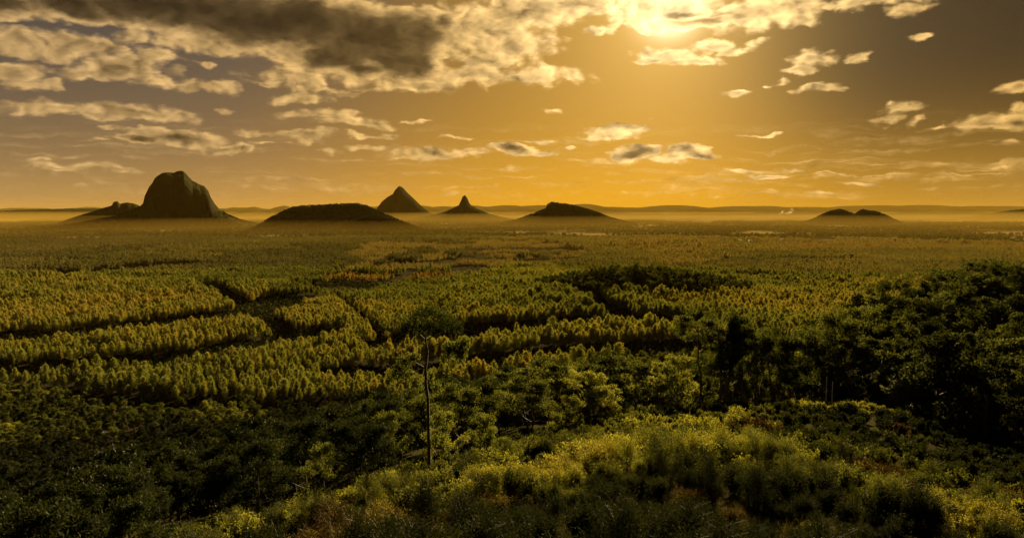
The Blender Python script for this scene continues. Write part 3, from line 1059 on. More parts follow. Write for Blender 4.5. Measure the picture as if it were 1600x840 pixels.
GAPS = [(pxline(p), w) for p, w in GAPS]
YOUNG = pxline([(520, 392), (600, 380), (830, 378), (930, 396), (900, 415), (760, 430), (700, 446), (560, 462), (500, 440), (570, 415)])
MEADOW = pxline([(470, 462), (520, 440), (640, 446), (560, 470)])
KNOLL = (178.0, 1040.0, 150.0, 100.0)


def pine_field():
    rings = [(380, 760, 6.5, .17, R(24)), (760, 1400, 6.3, .20, R(-18)), (1400, 2300, 7.2, .24, R(31)), (2300, 3700, 9.0, .28, R(12))]
    out = []
    for r0, r1, step, jit, angl in rings:
        X, Y = grid(-r1 * .72, r1 * .72, r0 * .6, r1, step, jit, angl)
        r = np.hypot(X, Y)
        a = np.degrees(np.arctan2(X, Y))
        k = (r >= r0) & (r < r1) & (np.abs(a) < 41)
        X, Y, r = X[k], Y[k], r[k]
        fx = np.array([p[0] / p[1] for p in FRONT])
        fy = np.array([p[1] for p in FRONT])
        k = Y > np.interp(X / Y, fx, fy)
        k &= ((X - KNOLL[0]) / KNOLL[2]) ** 2 + ((Y - KNOLL[1]) / KNOLL[3]) ** 2 > 1
        gap = np.zeros(len(X), bool)
        for pl, w in GAPS:
            gap |= seg_dist(pl, X, Y) < w / 2 * (1 + .5 * (fbm(X / 60, Y / 60, 2, 77)))
        young = inside(YOUNG, X, Y)
        k &= ~(young & (fbm(X / 90, Y / 90, 3, 41) < -.10))
        meadow = inside(MEADOW, X, Y)
        k &= (rng.random(len(X)) > .05) & (fbm(X / 22, Y / 22, 2, 133) > -.35)
        X, Y, r, young, gap, meadow = X[k], Y[k], r[k], young[k], gap[k], meadow[k]
        young = young & (fbm(X / 120, Y / 120, 3, 43) < .16)
        gap = gap | meadow
        # stands of different age, split by cells
        cx, cyy = np.floor(X / 310 + fbm(X / 300, Y / 300, 2, 9) * 1.2), np.floor(Y / 420 + fbm(X / 300, Y / 300, 2, 19) * 1.2)
        st = _hash(cx, cyy, 5)
        tn = _hash(cx, cyy, 55)
        h = (15.0 + 4.5 * st) * rng.normal(.96, .13, len(X)).clip(.6, 1.3) * (1 + .45 * fbm(X / 35, Y / 35, 2, 61))
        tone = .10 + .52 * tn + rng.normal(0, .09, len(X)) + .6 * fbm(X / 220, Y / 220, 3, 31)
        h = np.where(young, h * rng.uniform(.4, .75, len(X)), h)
        tone = np.where(young, .70 + rng.normal(0, .16, len(X)), tone - .22 * np.clip((r - 900) / 900, 0, 1) * np.clip((300 - X) / 700, 0, 1))  # far left pines darkened, a cloud shadow painted into the needle tone
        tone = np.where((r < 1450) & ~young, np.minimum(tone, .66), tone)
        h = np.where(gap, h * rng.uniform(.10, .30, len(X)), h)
        tone = np.where(gap, tone - .35, tone) + .08 * np.clip((r - 850) / 600, 0, 1) * (r < 1450) + .24 * np.clip((X - 100) / 700, 0, 1) * (r > 1450)  # small pines in cleared strips coloured darker to stand for shade
        h *= .80 * (step / 6.4) ** .75
        # the far edge thins into paddocks
        edge = 3100 + 900 * fbm(X / 700, Y / 700, 3, 81)
        aa = np.degrees(np.arctan2(X, Y))
        k = (r < edge) & ~((aa > 15.2) & (aa < 22.8) & (r > 2700) & (fbm(X / 50, Y / 50, 2, 301) > -.12))
        out.append((X[k], Y[k], h[k], np.clip(tone[k], 0, 1)))
    return [np.concatenate([o[i] for o in out]) for i in range(4)]


px_, py_, ph_, pt_ = pine_field()
pz_ = height(px_, py_)
sx, sy = to_px(px_, py_, pz_ + ph_ * .8)
inframe = (sx > 4) & (sx < 1596) & (sy < 836)
size = np.where(inframe, ph_ / np.hypot(px_, py_), 0)
# the ones that show: those in front of the valley's edge or standing on their own
order = np.argsort(-size)
near_i = order[:300]
mask = np.ones(len(px_), bool)
mask[near_i] = False
for i in near_i:
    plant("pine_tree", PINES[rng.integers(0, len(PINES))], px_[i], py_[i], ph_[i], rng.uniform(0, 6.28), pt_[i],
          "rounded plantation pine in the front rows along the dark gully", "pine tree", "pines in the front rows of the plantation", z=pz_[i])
d_ = np.hypot(px_, py_)
for lo, hi, models, nm, lab in ((0, 1450, PINES, "pine_plantation", "dense rows of green plantation pines covering the near plain"),
                                (1450, 9e9, FAR_PINES, "pine_forest", "even carpet of distant pines reaching toward the mountains")):
    k = mask & (d_ >= lo) & (d_ < hi)
    n = int(k.sum())
    print("pines", nm, n)
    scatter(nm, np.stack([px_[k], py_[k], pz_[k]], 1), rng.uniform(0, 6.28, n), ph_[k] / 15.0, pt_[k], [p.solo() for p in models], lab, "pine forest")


# low scrub added in the cleared strips, its dark leaf tone painting in shade
GX, GY = grid(-900, 700, 330, 1300, 3.6, .42, .5)
gk = np.zeros(len(GX), bool)
for pl, w in GAPS:
    gk |= seg_dist(pl, GX, GY) < w / 2 * 1.05
fx = np.array([p[0] / p[1] for p in FRONT])
fyy = np.interp(GX / GY, fx, np.array([p[1] for p in FRONT]))
gk &= GY > fyy
gk |= (GY > fyy - 58) & (GY <= fyy + 4)
gk &= (np.abs(np.degrees(np.arctan2(GX, GY))) < 40) & (rng.random(len(GX)) > .12)
GX, GY = GX[gk], GY[gk]
print("added gap shade scrub", len(GX))
scatter("gully_shade_scrub", np.stack([GX, GY, height(GX, GY) - .6], 1), rng.uniform(0, 6.28, len(GX)), rng.uniform(.14, .36, len(GX)), np.clip(rng.normal(.10, .1, len(GX)), 0, 1),
        [p.solo() for p in FAR_GUM], "added low scrub in a dark shade tone filling the cleared strips and the gully between the pine blocks", "scrub")


# ---- far paddocks with clumps of trees
def far_woods():
    X, Y = grid(-6800, 6800, 2000, 9500, 17, .45, .3)
    r = np.hypot(X, Y)
    a = np.degrees(np.arctan2(X, Y))
    edge = 3100 + 900 * fbm(X / 700, Y / 700, 3, 81)
    k = (np.abs(a) < 40) & (r > edge) & (r < 9000)
    X, Y, r = X[k], Y[k], r[k]
    m = 1.3 * fbm(X / 330, Y / 210, 4, 91) + .35 * fbm(X / 60, Y / 60, 2, 95)
    town = np.exp(-(((X - 1130) / 500) ** 2 + ((Y - 3050) / 260) ** 2))
    k = m > -.01 + .12 * np.clip((r - 5000) / 4000, 0, 1) + .3 * town
    X, Y, r = X[k], Y[k], r[k]
    return X, Y, height(X, Y)


X, Y, Z = far_woods()
print("far woods", len(X))
scatter("far_woodland", np.stack([X, Y, Z], 1), rng.uniform(0, 6.28, len(X)), rng.uniform(.6, 1.7, len(X)), np.clip(rng.normal(.3, .15, len(X)), 0, 1),
        [p.solo() for p in FAR_GUM], "scattered tree clumps on the hazy paddocks below the mountains", "woodland")


hv = [v[(v[:, 2] > 6)] for v, D in HILL_V['hill'] if D < 8000] + [v[(v[:, 2] > 4) & (v[:, 2] < 110)] for v, D in HILL_V['mountain'] if D < 6000]
hv = np.concatenate([q[rng.permutation(len(q))[:5200]] for q in hv])
hm = fbm(hv[:, 0] / 60, hv[:, 1] / 60, 3, 205) > -.12
hv = hv[hm]
scatter("hill_woodland", hv - np.array([0, 0, 1.5]), rng.uniform(0, 6.28, len(hv)), rng.uniform(.5, 1.15, len(hv)), np.clip(rng.normal(.12, .1, len(hv)), 0, 1),
        [p.solo() for p in FAR_GUM], "trees standing along the crests and slopes of the dark hills", "woodland")


# ---- single trees one can point at, on the near slope
def at(x, ytop, d, hgt=None):
    """Base point at distance d under photo column x, and the height that brings the top to ytop."""
    dr = ray(x, 420)
    n = math.hypot(dr[0], dr[1])
    X, Y = dr[0] / n * d, dr[1] / n * d
    z = gz(X, Y)
    t = ray(x, ytop)
    top = EYE + t[2] / math.hypot(t[0], t[1]) * d
    return X, Y, z, max(top - z, 2.0)


SINGLE = [
    # x, y of the top, distance, model, tone, label
    (925, 572, 92, 0, .74, "lit spreading gum with a forked dark trunk above the bright shrubs"),
    (858, 585, 100, 3, .68, "bushy yellow green gum beside the spreading forked gum"),
    (790, 604, 96, 3, .75, "rounded bushy gum between the twin trunked gum and the forked gum"),
    (720, 595, 84, 2, .50, "dark twin trunked gum standing behind the tall umbrella topped gum"),
    (760, 640, 74, 3, .60, "small pale leaved gum over the bright shrub crest"),
    (600, 640, 78, 3, .52, "low bushy gum beside the foot of the tall umbrella topped gum"),
    (985, 578, 104, 1, .72, "thin leafy gum sapling next to the spreading forked gum"),
    (1025, 560, 108, 1, .74, "sunlit slender gum at the start of the row of thin trees"),
    (1062, 548, 112, 3, .70, "bright leafy gum in the row of thin trees"),
    (1096, 490, 118, 4, .45, "tall slim gum with an open umbrella top above the row of thin trees"),
    (1128, 520, 120, 1, .40, "slim dark gum close to the ragged she oak"),
    (1168, 486, 120, 1, .30, "tallest dark slender gum rising behind the ragged she oak"),
    (1136, 500, 122, 2, .34, "forked slim gum crowding the ragged she oak"),
    (1180, 512, 117, 4, .42, "thin flat topped gum in front of the tallest slender gum"),
    (950, 600, 88, 3, .74, "low golden gum at the right foot of the spreading forked gum"),
    (892, 612, 86, 3, .68, "round golden green gum at the left foot of the spreading forked gum"),
    (690, 640, 72, 3, .70, "pale leafy sapling close beside the tall umbrella topped gum"),
    (1190, 505, 124, 1, .40, "slender gum just past the ragged she oak"),
    (1216, 512, 126, 2, .35, "dark twin stemmed gum past the ragged she oak"),
    (1248, 520, 126, 3, .42, "low dark gum over the white marker stakes"),
    (1282, 505, 130, 0, .36, "broad dark gum behind the white marker stakes"),
    (1320, 480, 140, 2, .47, "forked dark gum at the foot of the wooded ridge"),
    (1356, 468, 150, 0, .47, "wide gum rising at the start of the wooded ridge"),
    (1400, 436, 178, 4, .36, "dark clumpy gum poking above the ridge line"),
    (1432, 452, 170, 0, .42, "dense gum on the ridge below the clumpy one"),
    (1500, 418, 190, 0, .42, "high rounded gum on the ridge crest"),
    (1535, 408, 196, 4, .38, "tall gum at the top of the wooded ridge"),
    (1572, 402, 200, 0, .40, "crowning gum at the far end of the wooded ridge"),
    (500, 690, 70, 3, .55, "leafy gum low on the slope beside the dark woodland"),
    (180, 770, 40, 3, .18, "leafy glinting bush gum low on the dark slope"),  # this gum and the next coloured dark for the slope's cloud shade
    (25, 778, 34, 3, .12, "dark leaf spangled gum in the corner of the dark slope"),
]
taken = []
for (x, yt, d, mi, tone, lab) in SINGLE:
    X, Y, z, h = at(x, yt, d)
    p = NEAR_GUM[mi]
    plant("gum_tree", p, X, Y, h, rng.uniform(0, 6.28), tone, lab, "gum tree", z=z - .1)
    taken.append((X, Y, 2.5))
X, Y, z, h = at(1150, 506, 119)
plant("she_oak", OAK, X, Y, h, 1.0, .22, "ragged dark needle leaved she oak standing among the thin gums", "she oak", z=z)
taken.append((X, Y, 2.2))


# ---- the tall gum with the umbrella top
def hero_gum():
    D = 60.0
    x0, y0, z0, H = at(668, 484, D)
    k = D / FPX * 1.0
    g = np.random.default_rng(77)

    def P3(px, py, dep=0.0):
        """Picture offsets turned into metres in the tree's own upright plane, with real depth."""
        t = ray(px, py)
        top = EYE + t[2] / math.hypot(t[0], t[1]) * D
        return np.array([(px - 668) * k, dep, top - z0])

    trunk, branch, crown = Geo(), [], Geo()
    tp = np.array([[0, 0, -.5], P3(668, 700), P3(667, 660), P3(667, 622, .1), P3(664, 600, .15), P3(664, 575, .1), P3(667, 550), P3(664, 530, -.1), P3(668, 510)])
    tp[0][2] = -.8
    trunk.tube(tp, [.17, .14, .13, .115, .10, .09, .08, .065, .045], 9)
    tips = []
    limbs = [
        ([(664, 530, 0), (650, 520, .4), (632, 503, .6)], .05), ([(664, 532, 0), (680, 520, -.6), (706, 506, -.9)], .05), ([(668, 512, 0), (660, 502, 1.0), (650, 495, 1.6)], .04),
        ([(668, 512, 0), (684, 500, .8), (700, 496, 1.5)], .04), ([(667, 515, 0), (672, 500, -1.0), (668, 492, -1.7)], .04), ([(666, 545, 0), (690, 535, .3), (722, 540, .4)], .045),
        ([(667, 552, 0), (684, 560, -.3), (700, 552, -.5)], .03), ([(664, 575, 0), (646, 566, .3), (628, 566, .4)], .045), ([(664, 572, 0), (645, 580, -.4), (618, 582, -.5)], .04),
        ([(662, 598, 0), (650, 592, .4), (640, 590, .6)], .03), ([(662, 590, 0), (674, 596, -.3), (680, 603, -.3)], .03), ([(667, 655, 0), (676, 650, .3), (684, 660, .5)], .025),
    ]
    for pts, r in limbs:
        b = Geo()
        q = np.array([P3(*p) for p in pts])
        b.tube(q, [r, r * .7, r * .35], 5)
        for s in range(3):
            e = q[2] + g.normal(0, .45, 3)
            b.tube([q[1] + (q[2] - q[1]) * g.uniform(.2, .9), e], [r * .35, .008], 3)
        branch.append(b)
    clumps = [  # x, y, depth, rx, rz in metres, number of leaves
        (638, 508, .3, .95, .42, 650), (655, 494, 1.0, .9, .40, 620), (670, 484, -.6, .85, .40, 620), (685, 495, .6, 1.0, .42, 680), (702, 503, -.5, .9, .42, 640), (716, 512, .2, .55, .35, 300),
        (660, 508, -1.1, .9, .40, 560), (690, 511, 1.2, .9, .35, 520), (676, 517, 0, .9, .30, 380), (632, 512, -.3, .5, .3, 240), (650, 515, .4, .6, .3, 240),
        (724, 538, .4, .50, .50, 280), (712, 548, .0, .55, .55, 300), (700, 542, -.4, .5, .45, 240), (722, 555, .3, .4, .45, 170), (694, 558, -.4, .35, .35, 110),
        (630, 565, .4, .6, .38, 260), (645, 558, .1, .5, .30, 180), (616, 582, -.5, .5, .50, 230), (634, 584, -.3, .6, .45, 240), (606, 594, -.3, .3, .4, 100), (648, 598, .5, .45, .4, 170),
        (680, 603, -.3, .35, .35, 130), (672, 588, .2, .3, .4, 110), (657, 610, 0, .3, .3, 70),
        (684, 655, .5, .50, .45, 220), (692, 672, .4, .42, .5, 190), (678, 690, .4, .35, .4, 120),
    ]
    for (x, y, dp, rx, rz, n) in clumps:
        c0 = P3(x, y, dp)
        n = int(n * .8)
        rx, rz = rx * (.80 if y < 520 else 1.05), rz * (1.45 if y < 520 else 1.2)
        n = int(n * (.60 if y < 520 else 1.9))
        d = g.normal(size=(n, 3))
        d /= np.linalg.norm(d, axis=1)[:, None]
        c = c0 + d * (g.random(n) ** .5)[:, None] * np.array([rx, rx, rz]) * 1.15
        crown.leaves(c, g.normal(0, .55, (n, 3)) + np.array([0, 0, -.9]), .24 * g.uniform(.7, 1.3, n), .09 * g.uniform(.7, 1.3, n), np.clip(g.normal(-.05 if y < 520 else .95, .2, n), 0, 1.3), g)  # lower clumps' bright leaf values paint in sunlight; top clumps darkened
    root = empty("gum_tree", (x0, y0, z0))
    root.rotation_euler = (0, 0, -math.atan2(x0, y0))
    tag(root, "tall lone gum with a thin bare trunk and flat umbrella crown, tallest on the slope", "gum tree")
    link("trunk", trunk.mesh("hero_trunk", M_DARKBARK, True), root)
    for b in branch:
        link("branch", b.mesh("hero_branch", M_BARK, True), root)
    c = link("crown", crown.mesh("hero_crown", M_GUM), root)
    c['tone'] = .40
    taken.append((x0, y0, 3.0))


hero_gum()

# ---- woodland on the slopes, the ridge, the valley floor and the knoll
D0X = np.array([-400, 0, 300, 560, 700, 900, 1000, 1100, 1250, 1350, 1450, 1600, 2000], float)
D0 = np.array([48, 50, 58, 66, 80, 92, 102, 116, 130, 122, 106, 98, 98], float)


def slope_gums():
    X, Y = grid(-460, 420, 20, 560, 5.6, .36, .4)
    r = np.hypot(X, Y)
    a = np.arctan2(X, Y)
    xx = 800 + FPX * np.tan(a)
    dmin = np.interp(xx, D0X, D0)
    fy = np.interp(X / Y, [p[0] / p[1] for p in FRONT], [p[1] for p in FRONT])
    k = (np.abs(np.degrees(a)) < 41) & (r > dmin) & (Y < fy - 12) & (r < 660)
    # the bare gully in front of the pines
    gul = (Y > fy - np.interp(xx, [-200, 40, 120, 450, 700, 900], [12, 14, 48, 52, 36, 14]))
    k &= ~gul | (rng.random(len(X)) < .06)
    dens = fbm(X / 30, Y / 30, 3, 51)
    k &= (dens > -.24)
    X, Y, r, xx = X[k], Y[k], r[k], xx[k]
    h = rng.uniform(7.5, 12.5, len(X)) * (1 + .5 * fbm(X / 40, Y / 40, 2, 71))
    h *= np.interp(r, [60, 110, 200], [.62, .85, 1.0])
    ridge = (xx > 1350)
    tone = np.where(ridge, .36, np.interp(xx, [300, 560, 760, 1000], [.03, .20, .52, .58])) + rng.normal(0, .13, len(X)) + .35 * fbm(X / 45, Y / 45, 2, 57)  # left slope's cloud shade painted as darker leaf tone, lit middle as brighter
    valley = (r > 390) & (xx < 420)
    tone = np.where(valley, tone + .48, tone)  # valley floor gums brightened, sunlight put into the leaf tone
    for (tx, ty, tr) in taken:
        q = np.hypot(X - tx, Y - ty) > tr
        X, Y, r, xx, h, tone, ridge, valley = [v[q] for v in (X, Y, r, xx, h, tone, ridge, valley)]
    # the knoll's rounded crowns
    KX, KY = grid(20, 340, 930, 1150, 8.5, .3, .7)
    q = ((KX - KNOLL[0]) / KNOLL[2]) ** 2 + ((KY - KNOLL[1]) / KNOLL[3]) ** 2 < .96
    KX, KY = KX[q], KY[q]
    kh = rng.uniform(13, 17.5, len(KX))
    zone = np.where(ridge, 1, np.where(valley, 2, 0))
    return (np.r_[X, KX], np.r_[Y, KY], np.r_[h, kh], np.clip(np.r_[tone, rng.normal(.40, .12, len(KX))], 0, 1), np.r_[zone, np.full(len(KX), 3)])


X, Y, Hh, Tn, Zn = slope_gums()
Z = height(X, Y)
qx, qy = to_px(X, Y, Z + Hh * .8)
inf = (qx > 6) & (qx < 1594) & (qy < 832)
rr = np.hypot(X, Y)
order = np.argsort(-np.where(inf, Hh / rr, 0))
ind = order[:270]
msk = np.ones(len(X), bool)
msk[ind] = False
ZL = [("mid green gum in the dense woodland on the dark lower slope", "gums of the slope woodland"),
      ("dark gum in the dense woodland on the high ridge", "gums of the ridge woodland"),
      ("yellow lit gum on the valley floor by the dark gully", "gums of the valley floor"),
      ("round crowned gum on the low knoll among the pines", "gums of the knoll")]
for i in ind:
    lab, grp = ZL[Zn[i]]
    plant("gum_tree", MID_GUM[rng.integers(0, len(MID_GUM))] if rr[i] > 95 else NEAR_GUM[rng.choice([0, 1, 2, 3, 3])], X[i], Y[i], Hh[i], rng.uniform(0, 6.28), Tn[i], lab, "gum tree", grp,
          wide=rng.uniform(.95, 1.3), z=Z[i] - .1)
n = int(msk.sum())
print("gum mass", n, "individual", len(ind))
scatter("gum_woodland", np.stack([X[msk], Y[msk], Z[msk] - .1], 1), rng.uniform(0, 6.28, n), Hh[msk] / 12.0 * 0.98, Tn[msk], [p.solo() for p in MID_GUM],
        "dense canopy of round gum crowns on the slope, ridge, knoll and valley floor", "woodland")


# ---- shrubs of the lookout's slope
def shrub_field():
    out = []
    for r0, r1, step in ((5, 30, 1.4), (30, 70, 1.6), (70, 150, 2.1)):
        Xs, Ys = grid(-r1 * .75, r1 * .75, 2, r1, step, .4, .3)
        r = np.hypot(Xs, Ys)
        a = np.arctan2(Xs, Ys)
        xx = 800 + FPX * np.tan(a)
        k = (r >= r0) & (r < r1) & (np.abs(np.degrees(a)) < 42) & (r < np.interp(xx, D0X, D0) + np.interp(xx, [1200, 1330], [3, 20]))
        k &= fbm(Xs / 7, Ys / 7, 3, 151) > -.27
        out.append(np.stack([Xs[k], Ys[k]]))
    return np.concatenate(out, 1)


SX, SY = shrub_field()
SZ = height(SX, SY)
sr = np.hypot(SX, SY)
ssc = rng.uniform(.65, 1.35, len(SX)) * (1 + .5 * fbm(SX / 9, SY / 9, 2, 181))
# shrubs close under the platform are kept low, as trimmed for the view
ssc = ssc * np.interp(sr, [45, 70], [1.0, .68])
room = -.375 * sr - (SZ - EYE)
ssc = np.where(sr < 34, np.clip(np.minimum(ssc, room / 2.2), .25, None), ssc)
keep = sr > 14
SX, SY, SZ, sr, ssc = SX[keep], SY[keep], SZ[keep], sr[keep], ssc[keep]
st = .21 + rng.normal(0, .10, len(SX)) + .62 * fbm(SX / 14, SY / 14, 3, 161) + np.interp(sr, [20, 33, 42, 100], [-.48, -.30, .02, .0])  # tone drops near the lookout: cloud shade painted into the leaves
for bx, by, bd, br, bt in ((930, 708, 44, 6, .44), (860, 712, 44, 4, .35), (1280, 625, 104, 12, .42), (1530, 672, 41, 4, .5), (1590, 672, 41, 3, .5), (1110, 680, 52, 8, .28), (1210, 640, 80, 9, .28), (760, 735, 42, 4, .18), (1180, 690, 44, 5, .25), (1040, 650, 75, 8, .3), (1380, 640, 90, 10, -.25), (1520, 610, 70, 14, -.35)):  # painted sunlit crests; the negative patches paint in shade
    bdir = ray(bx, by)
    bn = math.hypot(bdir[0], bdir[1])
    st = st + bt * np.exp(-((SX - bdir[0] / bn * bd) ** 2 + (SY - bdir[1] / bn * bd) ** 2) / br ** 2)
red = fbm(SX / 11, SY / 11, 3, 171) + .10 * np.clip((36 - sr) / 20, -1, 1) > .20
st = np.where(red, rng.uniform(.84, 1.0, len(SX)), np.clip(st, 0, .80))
qx, qy = to_px(SX, SY, SZ + 1.2)
inf = (qx > 5) & (qx < 1595) & (qy < 838)
order = np.argsort(-np.where(inf, ssc / sr, 0))
ind = order[:290]
msk = np.ones(len(SX), bool)
msk[ind] = False
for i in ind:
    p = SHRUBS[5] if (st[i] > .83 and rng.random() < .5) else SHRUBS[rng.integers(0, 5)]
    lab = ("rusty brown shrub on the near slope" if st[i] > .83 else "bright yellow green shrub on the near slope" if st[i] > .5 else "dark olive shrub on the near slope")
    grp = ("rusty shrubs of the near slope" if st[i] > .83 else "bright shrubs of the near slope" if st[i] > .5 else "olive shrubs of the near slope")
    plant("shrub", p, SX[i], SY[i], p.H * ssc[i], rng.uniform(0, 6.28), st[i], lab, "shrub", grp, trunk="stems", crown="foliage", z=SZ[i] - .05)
k1 = msk & (sr < 45)
k2 = msk & (sr >= 45)
print("shrubs near", int(k1.sum()), "far", int(k2.sum()))
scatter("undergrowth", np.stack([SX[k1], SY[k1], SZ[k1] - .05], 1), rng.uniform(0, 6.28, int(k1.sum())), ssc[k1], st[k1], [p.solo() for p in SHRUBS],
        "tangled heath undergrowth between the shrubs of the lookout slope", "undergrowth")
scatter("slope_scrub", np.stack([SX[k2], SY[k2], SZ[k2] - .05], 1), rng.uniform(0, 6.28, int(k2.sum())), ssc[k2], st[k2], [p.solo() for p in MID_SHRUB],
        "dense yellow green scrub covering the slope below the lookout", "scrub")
X, Y, z, h = at(1430, 578, 112)
plant("shrub", PALE, X, Y, max(h, 2.4), .4, .6, "pale leaved glossy shrub at the edge of the ridge woodland", "shrub", trunk="stems", crown="foliage", z=z)
X, Y, z, h = at(1285, 594, 112)
plant("shrub", PALE, X, Y, 2.2, 2.0, .9, "whitish flowering shrub beside the white stakes", "shrub", trunk="stems", crown="foliage", z=z)

GX, GY = grid(-50, 50, 2, 62, .55, .45, .2)
k = (np.abs(np.degrees(np.arctan2(GX, GY))) < 42) & (np.hypot(GX, GY) > 12)
GX, GY = GX[k], GY[k]
GZ = height(GX, GY)
scatter("grass", np.stack([GX, GY, GZ], 1), rng.uniform(0, 6.28, len(GX)), rng.uniform(.3, .75, len(GX)), np.clip(rng.normal(.5, .2, len(GX)), 0, 1), TUFTS,
        "long dry grass under the shrubs of the lookout slope", "grass")


# ------------------------------------------------------------------ small built things
def simple_mat(name, col, rough=0.6, metal=0.0, var=0.15, sc_=3.0):
    m, T = material(name)
    t = T.n.new("ShaderNodeTexCoord")
    n = T.noise(t.outputs['Object'], sc_, 5, 0.6)
    lo = tuple(c * (1 - var) for c in col)
    hi = tuple(min(1, c * (1 + var)) for c in col)
    b = T.n.new("ShaderNodeBsdfPrincipled")
    T.l.new(T.ramp(n, [(0.3, lo), (0.7, hi)]), b.inputs['Base Color'])
    b.inputs['Roughness'].default_value = rough
    b.inputs['Metallic'].default_value = metal
    finish(T, b.outputs[0])
    return m


M_WHITE = simple_mat("white_paint", (0.78, 0.76, 0.70), .5)
M_WALL = simple_mat("rendered_wall", (0.55, 0.50, 0.42), .8, 0, .1, .3)
M_ROOF = simple_mat("metal_roof", (0.78, 0.77, 0.74), .35, 0.15, .08, .2)
M_ROAD = simple_mat("asphalt", (0.055, 0.052, 0.05), .55, 0, .2, .4)
M_GLASS = simple_mat("window_glass", (0.04, 0.045, 0.05), .08)


def box_geo(G, x0, x1, y0, y1, z0, z1):
    v = np.array([(x0, y0, z0), (x1, y0, z0), (x1, y1, z0), (x0, y1, z0), (x0, y0, z1), (x1, y0, z1), (x1, y1, z1), (x0, y1, z1)], float)
    f = np.array([(3, 2, 1, 0), (4, 5, 6, 7), (0, 1, 5, 4), (1, 2, 6, 5), (2, 3, 7, 6), (3, 0, 4, 7)])
    G.add(v, f, np.zeros(8))


# white stakes
for x, yt, d, hh, lab in ((1297, 588, 118, 2.0, "taller thin white stake standing in the sunlit scrub"), (1306.5, 596, 119, 1.2, "shorter thin white stake next to the taller one")):
    X, Y, z, h = at(x, yt, d)
    root = empty("marker_stake", (X, Y, z))
    tag(root, lab, "stake", "white stakes in the scrub")
    G = Geo()
    G.tube([(0, 0, -.3), (0, 0, h - .12)], [.075, .07], 8)
    link("post", G.mesh("stake_post", M_WHITE, True), root)
    G = Geo()
    G.tube([(0, 0, h - .12), (0, 0, h - .02), (0, 0, h)], [.085, .085, .03], 8)
    link("cap", G.mesh("stake_cap", M_WHITE), root)


# road in the valley
def road():
    pl = [(-260, 712), (-60, 708), (20, 704), (90, 695), (130, 684), (170, 672)]
    pts = []
    for x, y in pl:
        d = ray(x, y)
        n = math.hypot(d[0], d[1])
        rs = np.linspace(150, 480, 1200)
        zz = EYE + d[2] / n * rs
        h = height(d[0] / n * rs, d[1] / n * rs)
        i = int(np.argmax(zz <= h))
        pts.append((d[0] / n * rs[i], d[1] / n * rs[i]))
    pts = np.array(pts)
    t = np.linspace(0, 1, len(pts))
    tt = np.linspace(0, 1, 90)
    c = np.stack([np.interp(tt, t, pts[:, 0]), np.interp(tt, t, pts[:, 1])], 1)
    dv = np.gradient(c, axis=0)
    dv /= np.linalg.norm(dv, axis=1)[:, None]
    nrm = np.stack([-dv[:, 1], dv[:, 0]], 1)
    off = np.array([-3.4, -1.2, 1.2, 3.4])
    rows = []
    for o in off:
        q = c + nrm * o
        rows.append(np.stack([q[:, 0], q[:, 1], height(q[:, 0], q[:, 1]) + .25], 1))
    v = np.stack(rows, 1).reshape(-1, 3)
    i = np.arange(89)[:, None] * 4
    j = np.arange(3)[None, :]
    f = np.stack([i + j, i + j + 1, i + 4 + j + 1, i + 4 + j], -1).reshape(-1, 4)
    o = link("road", new_mesh("road", v, f, (M_ROAD,), None, True))
    tag(o, "thin grey road glimpsed through the dark trees of the valley", "road", kind='structure')


road()


# town roofs glinting beyond the plantation
def building(x, y, w, l, h, rot, lab):
    X, Y = gpt(x, y, 6.0)
    w, l, h = w * .58, l * .55, h * .8
    root = empty("building", (X, Y, gz(X, Y)))
    root.rotation_euler = (0, 0, rot)
    tag(root, lab, "building", "town buildings beyond the pines")
    G = Geo()
    box_geo(G, -w / 2, w / 2, -l / 2, l / 2, -1, h)
    link("wall", G.mesh("building_wall", M_WALL), root)
    G = Geo()
    e = .8
    v = np.array([(-w / 2 - e, -l / 2 - e, h), (w / 2 + e, -l / 2 - e, h), (w / 2 + e, 0, h + l * .07), (-w / 2 - e, 0, h + l * .07), (-w / 2 - e, l / 2 + e, h), (w / 2 + e, l / 2 + e, h),
                  (-w / 2 - e, -l / 2 - e, h - .25), (w / 2 + e, -l / 2 - e, h - .25), (w / 2 + e, l / 2 + e, h - .25), (-w / 2 - e, l / 2 + e, h - .25)], float)
    v[:, 2] += .3
    f = np.array([(0, 1, 2, 3), (3, 2, 5, 4), (6, 7, 1, 0), (4, 5, 8, 9), (9, 8, 7, 6)])
    G.add(v, f, np.zeros(10))
    link("roof", G.mesh("building_roof", M_ROOF), root)
    for k in range(3):
        G = Geo()
        cx = (k - 1) * w * .3
        box_geo(G, cx - w * .08, cx + w * .08, -l / 2 - .06, -l / 2 + .05, h * .3, h * .7)
        link("window", G.mesh("building_window", M_GLASS), root)


for x, y, w, l, h, rot, lab in (
        (1217, 376, 60, 44, 10, .2, "largest bright roofed shed in the far town, brightest glint"), (1208, 377, 30, 26, 8, .5, "small bright roof just before the brightest shed"),
        (1256, 376.5, 34, 30, 9, -.2, "bright roofed shed across a dark tree from the brightest glint"), (1269, 377, 40, 30, 8, .1, "second bright roof in the eastern row of the town"),
        (1279, 377, 26, 24, 8, .4, "third bright roof in the eastern row of the town"), (1288, 377, 30, 24, 7, 0, "last bright roof in the eastern row of the town"),
        (1172, 376.5, 30, 26, 8, .3, "pale roof at the western start of the far town"), (1155, 375.5, 40, 28, 8, -.3, "dim pale building at the western edge of the town"),
        (1230, 362, 60, 44, 10, .1, "lone bright roof out on the paddocks behind the town"), (1210, 353, 80, 60, 12, .3, "distant pale roof below the thin smoke"),
        (1392, 383, 40, 16, 5, 0, "long low pale roof past the town in the trees"), (1376, 382, 26, 16, 5, .2, "short pale roof beside the long low one")):
    building(x, y, w, l, h, rot, lab)


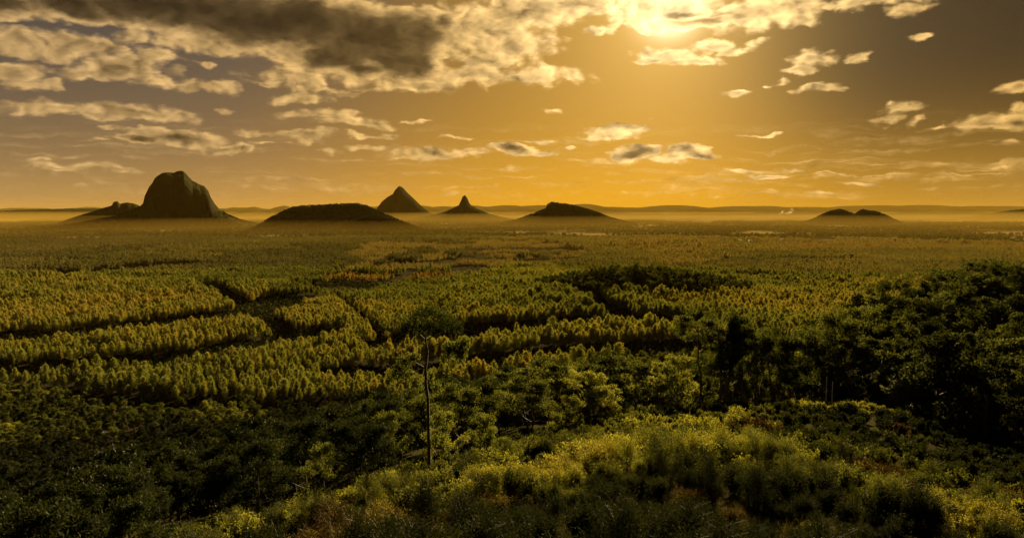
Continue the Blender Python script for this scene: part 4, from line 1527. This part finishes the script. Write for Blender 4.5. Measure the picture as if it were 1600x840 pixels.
# thin smoke
def smoke():
    m, T = material("smoke")
    v = T.n.new("ShaderNodeVolumePrincipled")
    v.inputs['Color'].default_value = (0.95, 0.88, 0.78, 1)
    v.inputs['Density'].default_value = 0.0012
    v.inputs['Anisotropy'].default_value = 0.4
    finish(T, None, v.outputs[0])
    D = 9000.0
    for pts, lab in (([(1213, 336, 5), (1218, 334, 10), (1223, 331, 18), (1225, 328, 12)], "thin pale plume of smoke rising on the plain"),
                     ([(1226, 335, 8), (1233, 332, 16), (1238, 329, 24), (1236, 325, 14)], "fainter wider plume of smoke drifting beside the first")):
        G = Geo()
        c = []
        for x, y, r in pts:
            d = ray(x, y)
            c.append((d[0] / d[1] * D, D, EYE + d[2] / d[1] * D))
        c = np.array(c)
        t = np.linspace(0, 1, 14)
        k = np.linspace(0, 1, len(c))
        q = np.stack([np.interp(t, k, c[:, i]) for i in range(3)], 1) + rng.normal(0, 2, (14, 3))
        rad = np.interp(t, k, [p[2] for p in pts]) * rng.uniform(.8, 1.2, 14)
        rad[0] = rad[-1] = 1.0
        G.tube(q, rad, 10)
        o = link("smoke", G.mesh("smoke", m, True))
        tag(o, lab, "smoke", kind='stuff')


smoke()


# ------------------------------------------------------------------ the evening haze
def haze():
    m, T = material("evening_haze")
    v = T.n.new("ShaderNodeVolumePrincipled")
    v.inputs['Color'].default_value = (0.58, 0.38, 0.065, 1)
    v.inputs['Density'].default_value = 0.65e-5
    v.inputs['Anisotropy'].default_value = -0.2
    finish(T, None, v.outputs[0])
    G = Geo()
    box_geo(G, -71000, 71000, -71000, 71000, -16.0, 760)
    o = link("haze", G.mesh("haze", m))
    tag(o, "golden evening haze lying over the whole plain", "haze", kind='stuff')


haze()


def mist():
    m, T = material("ground_mist")
    v = T.n.new("ShaderNodeVolumePrincipled")
    v.inputs['Color'].default_value = (0.60, 0.40, 0.08, 1)
    v.inputs['Density'].default_value = 1.05e-4
    v.inputs['Anisotropy'].default_value = -0.2
    finish(T, None, v.outputs[0])
    a = np.radians(np.linspace(-50, 50, 40))
    rows = []
    for r, z in ((1300, -15.5), (1900, 26), (2900, 56), (5000, 74), (12500, 115), (15500, -15.5)):
        rows.append(np.stack([np.sin(a) * r, np.cos(a) * r, np.full(40, float(z))], 1))
    v_ = np.concatenate(rows)
    f = []
    for k in range(6):
        k2 = (k + 1) % 6
        for j in range(39):
            f.append((k * 40 + j, k * 40 + j + 1, k2 * 40 + j + 1, k2 * 40 + j))
    me = bpy.data.meshes.new("mist")
    f = [tuple(q) for q in f] + [tuple(k * 40 for k in range(6)), tuple(k * 40 + 39 for k in range(5, -1, -1))]
    me.from_pydata(v_.tolist(), [], f)
    me.materials.append(m)
    o = link("mist", me)
    tag(o, "low golden mist lying at the foot of the mountains", "mist", kind='stuff')


mist()
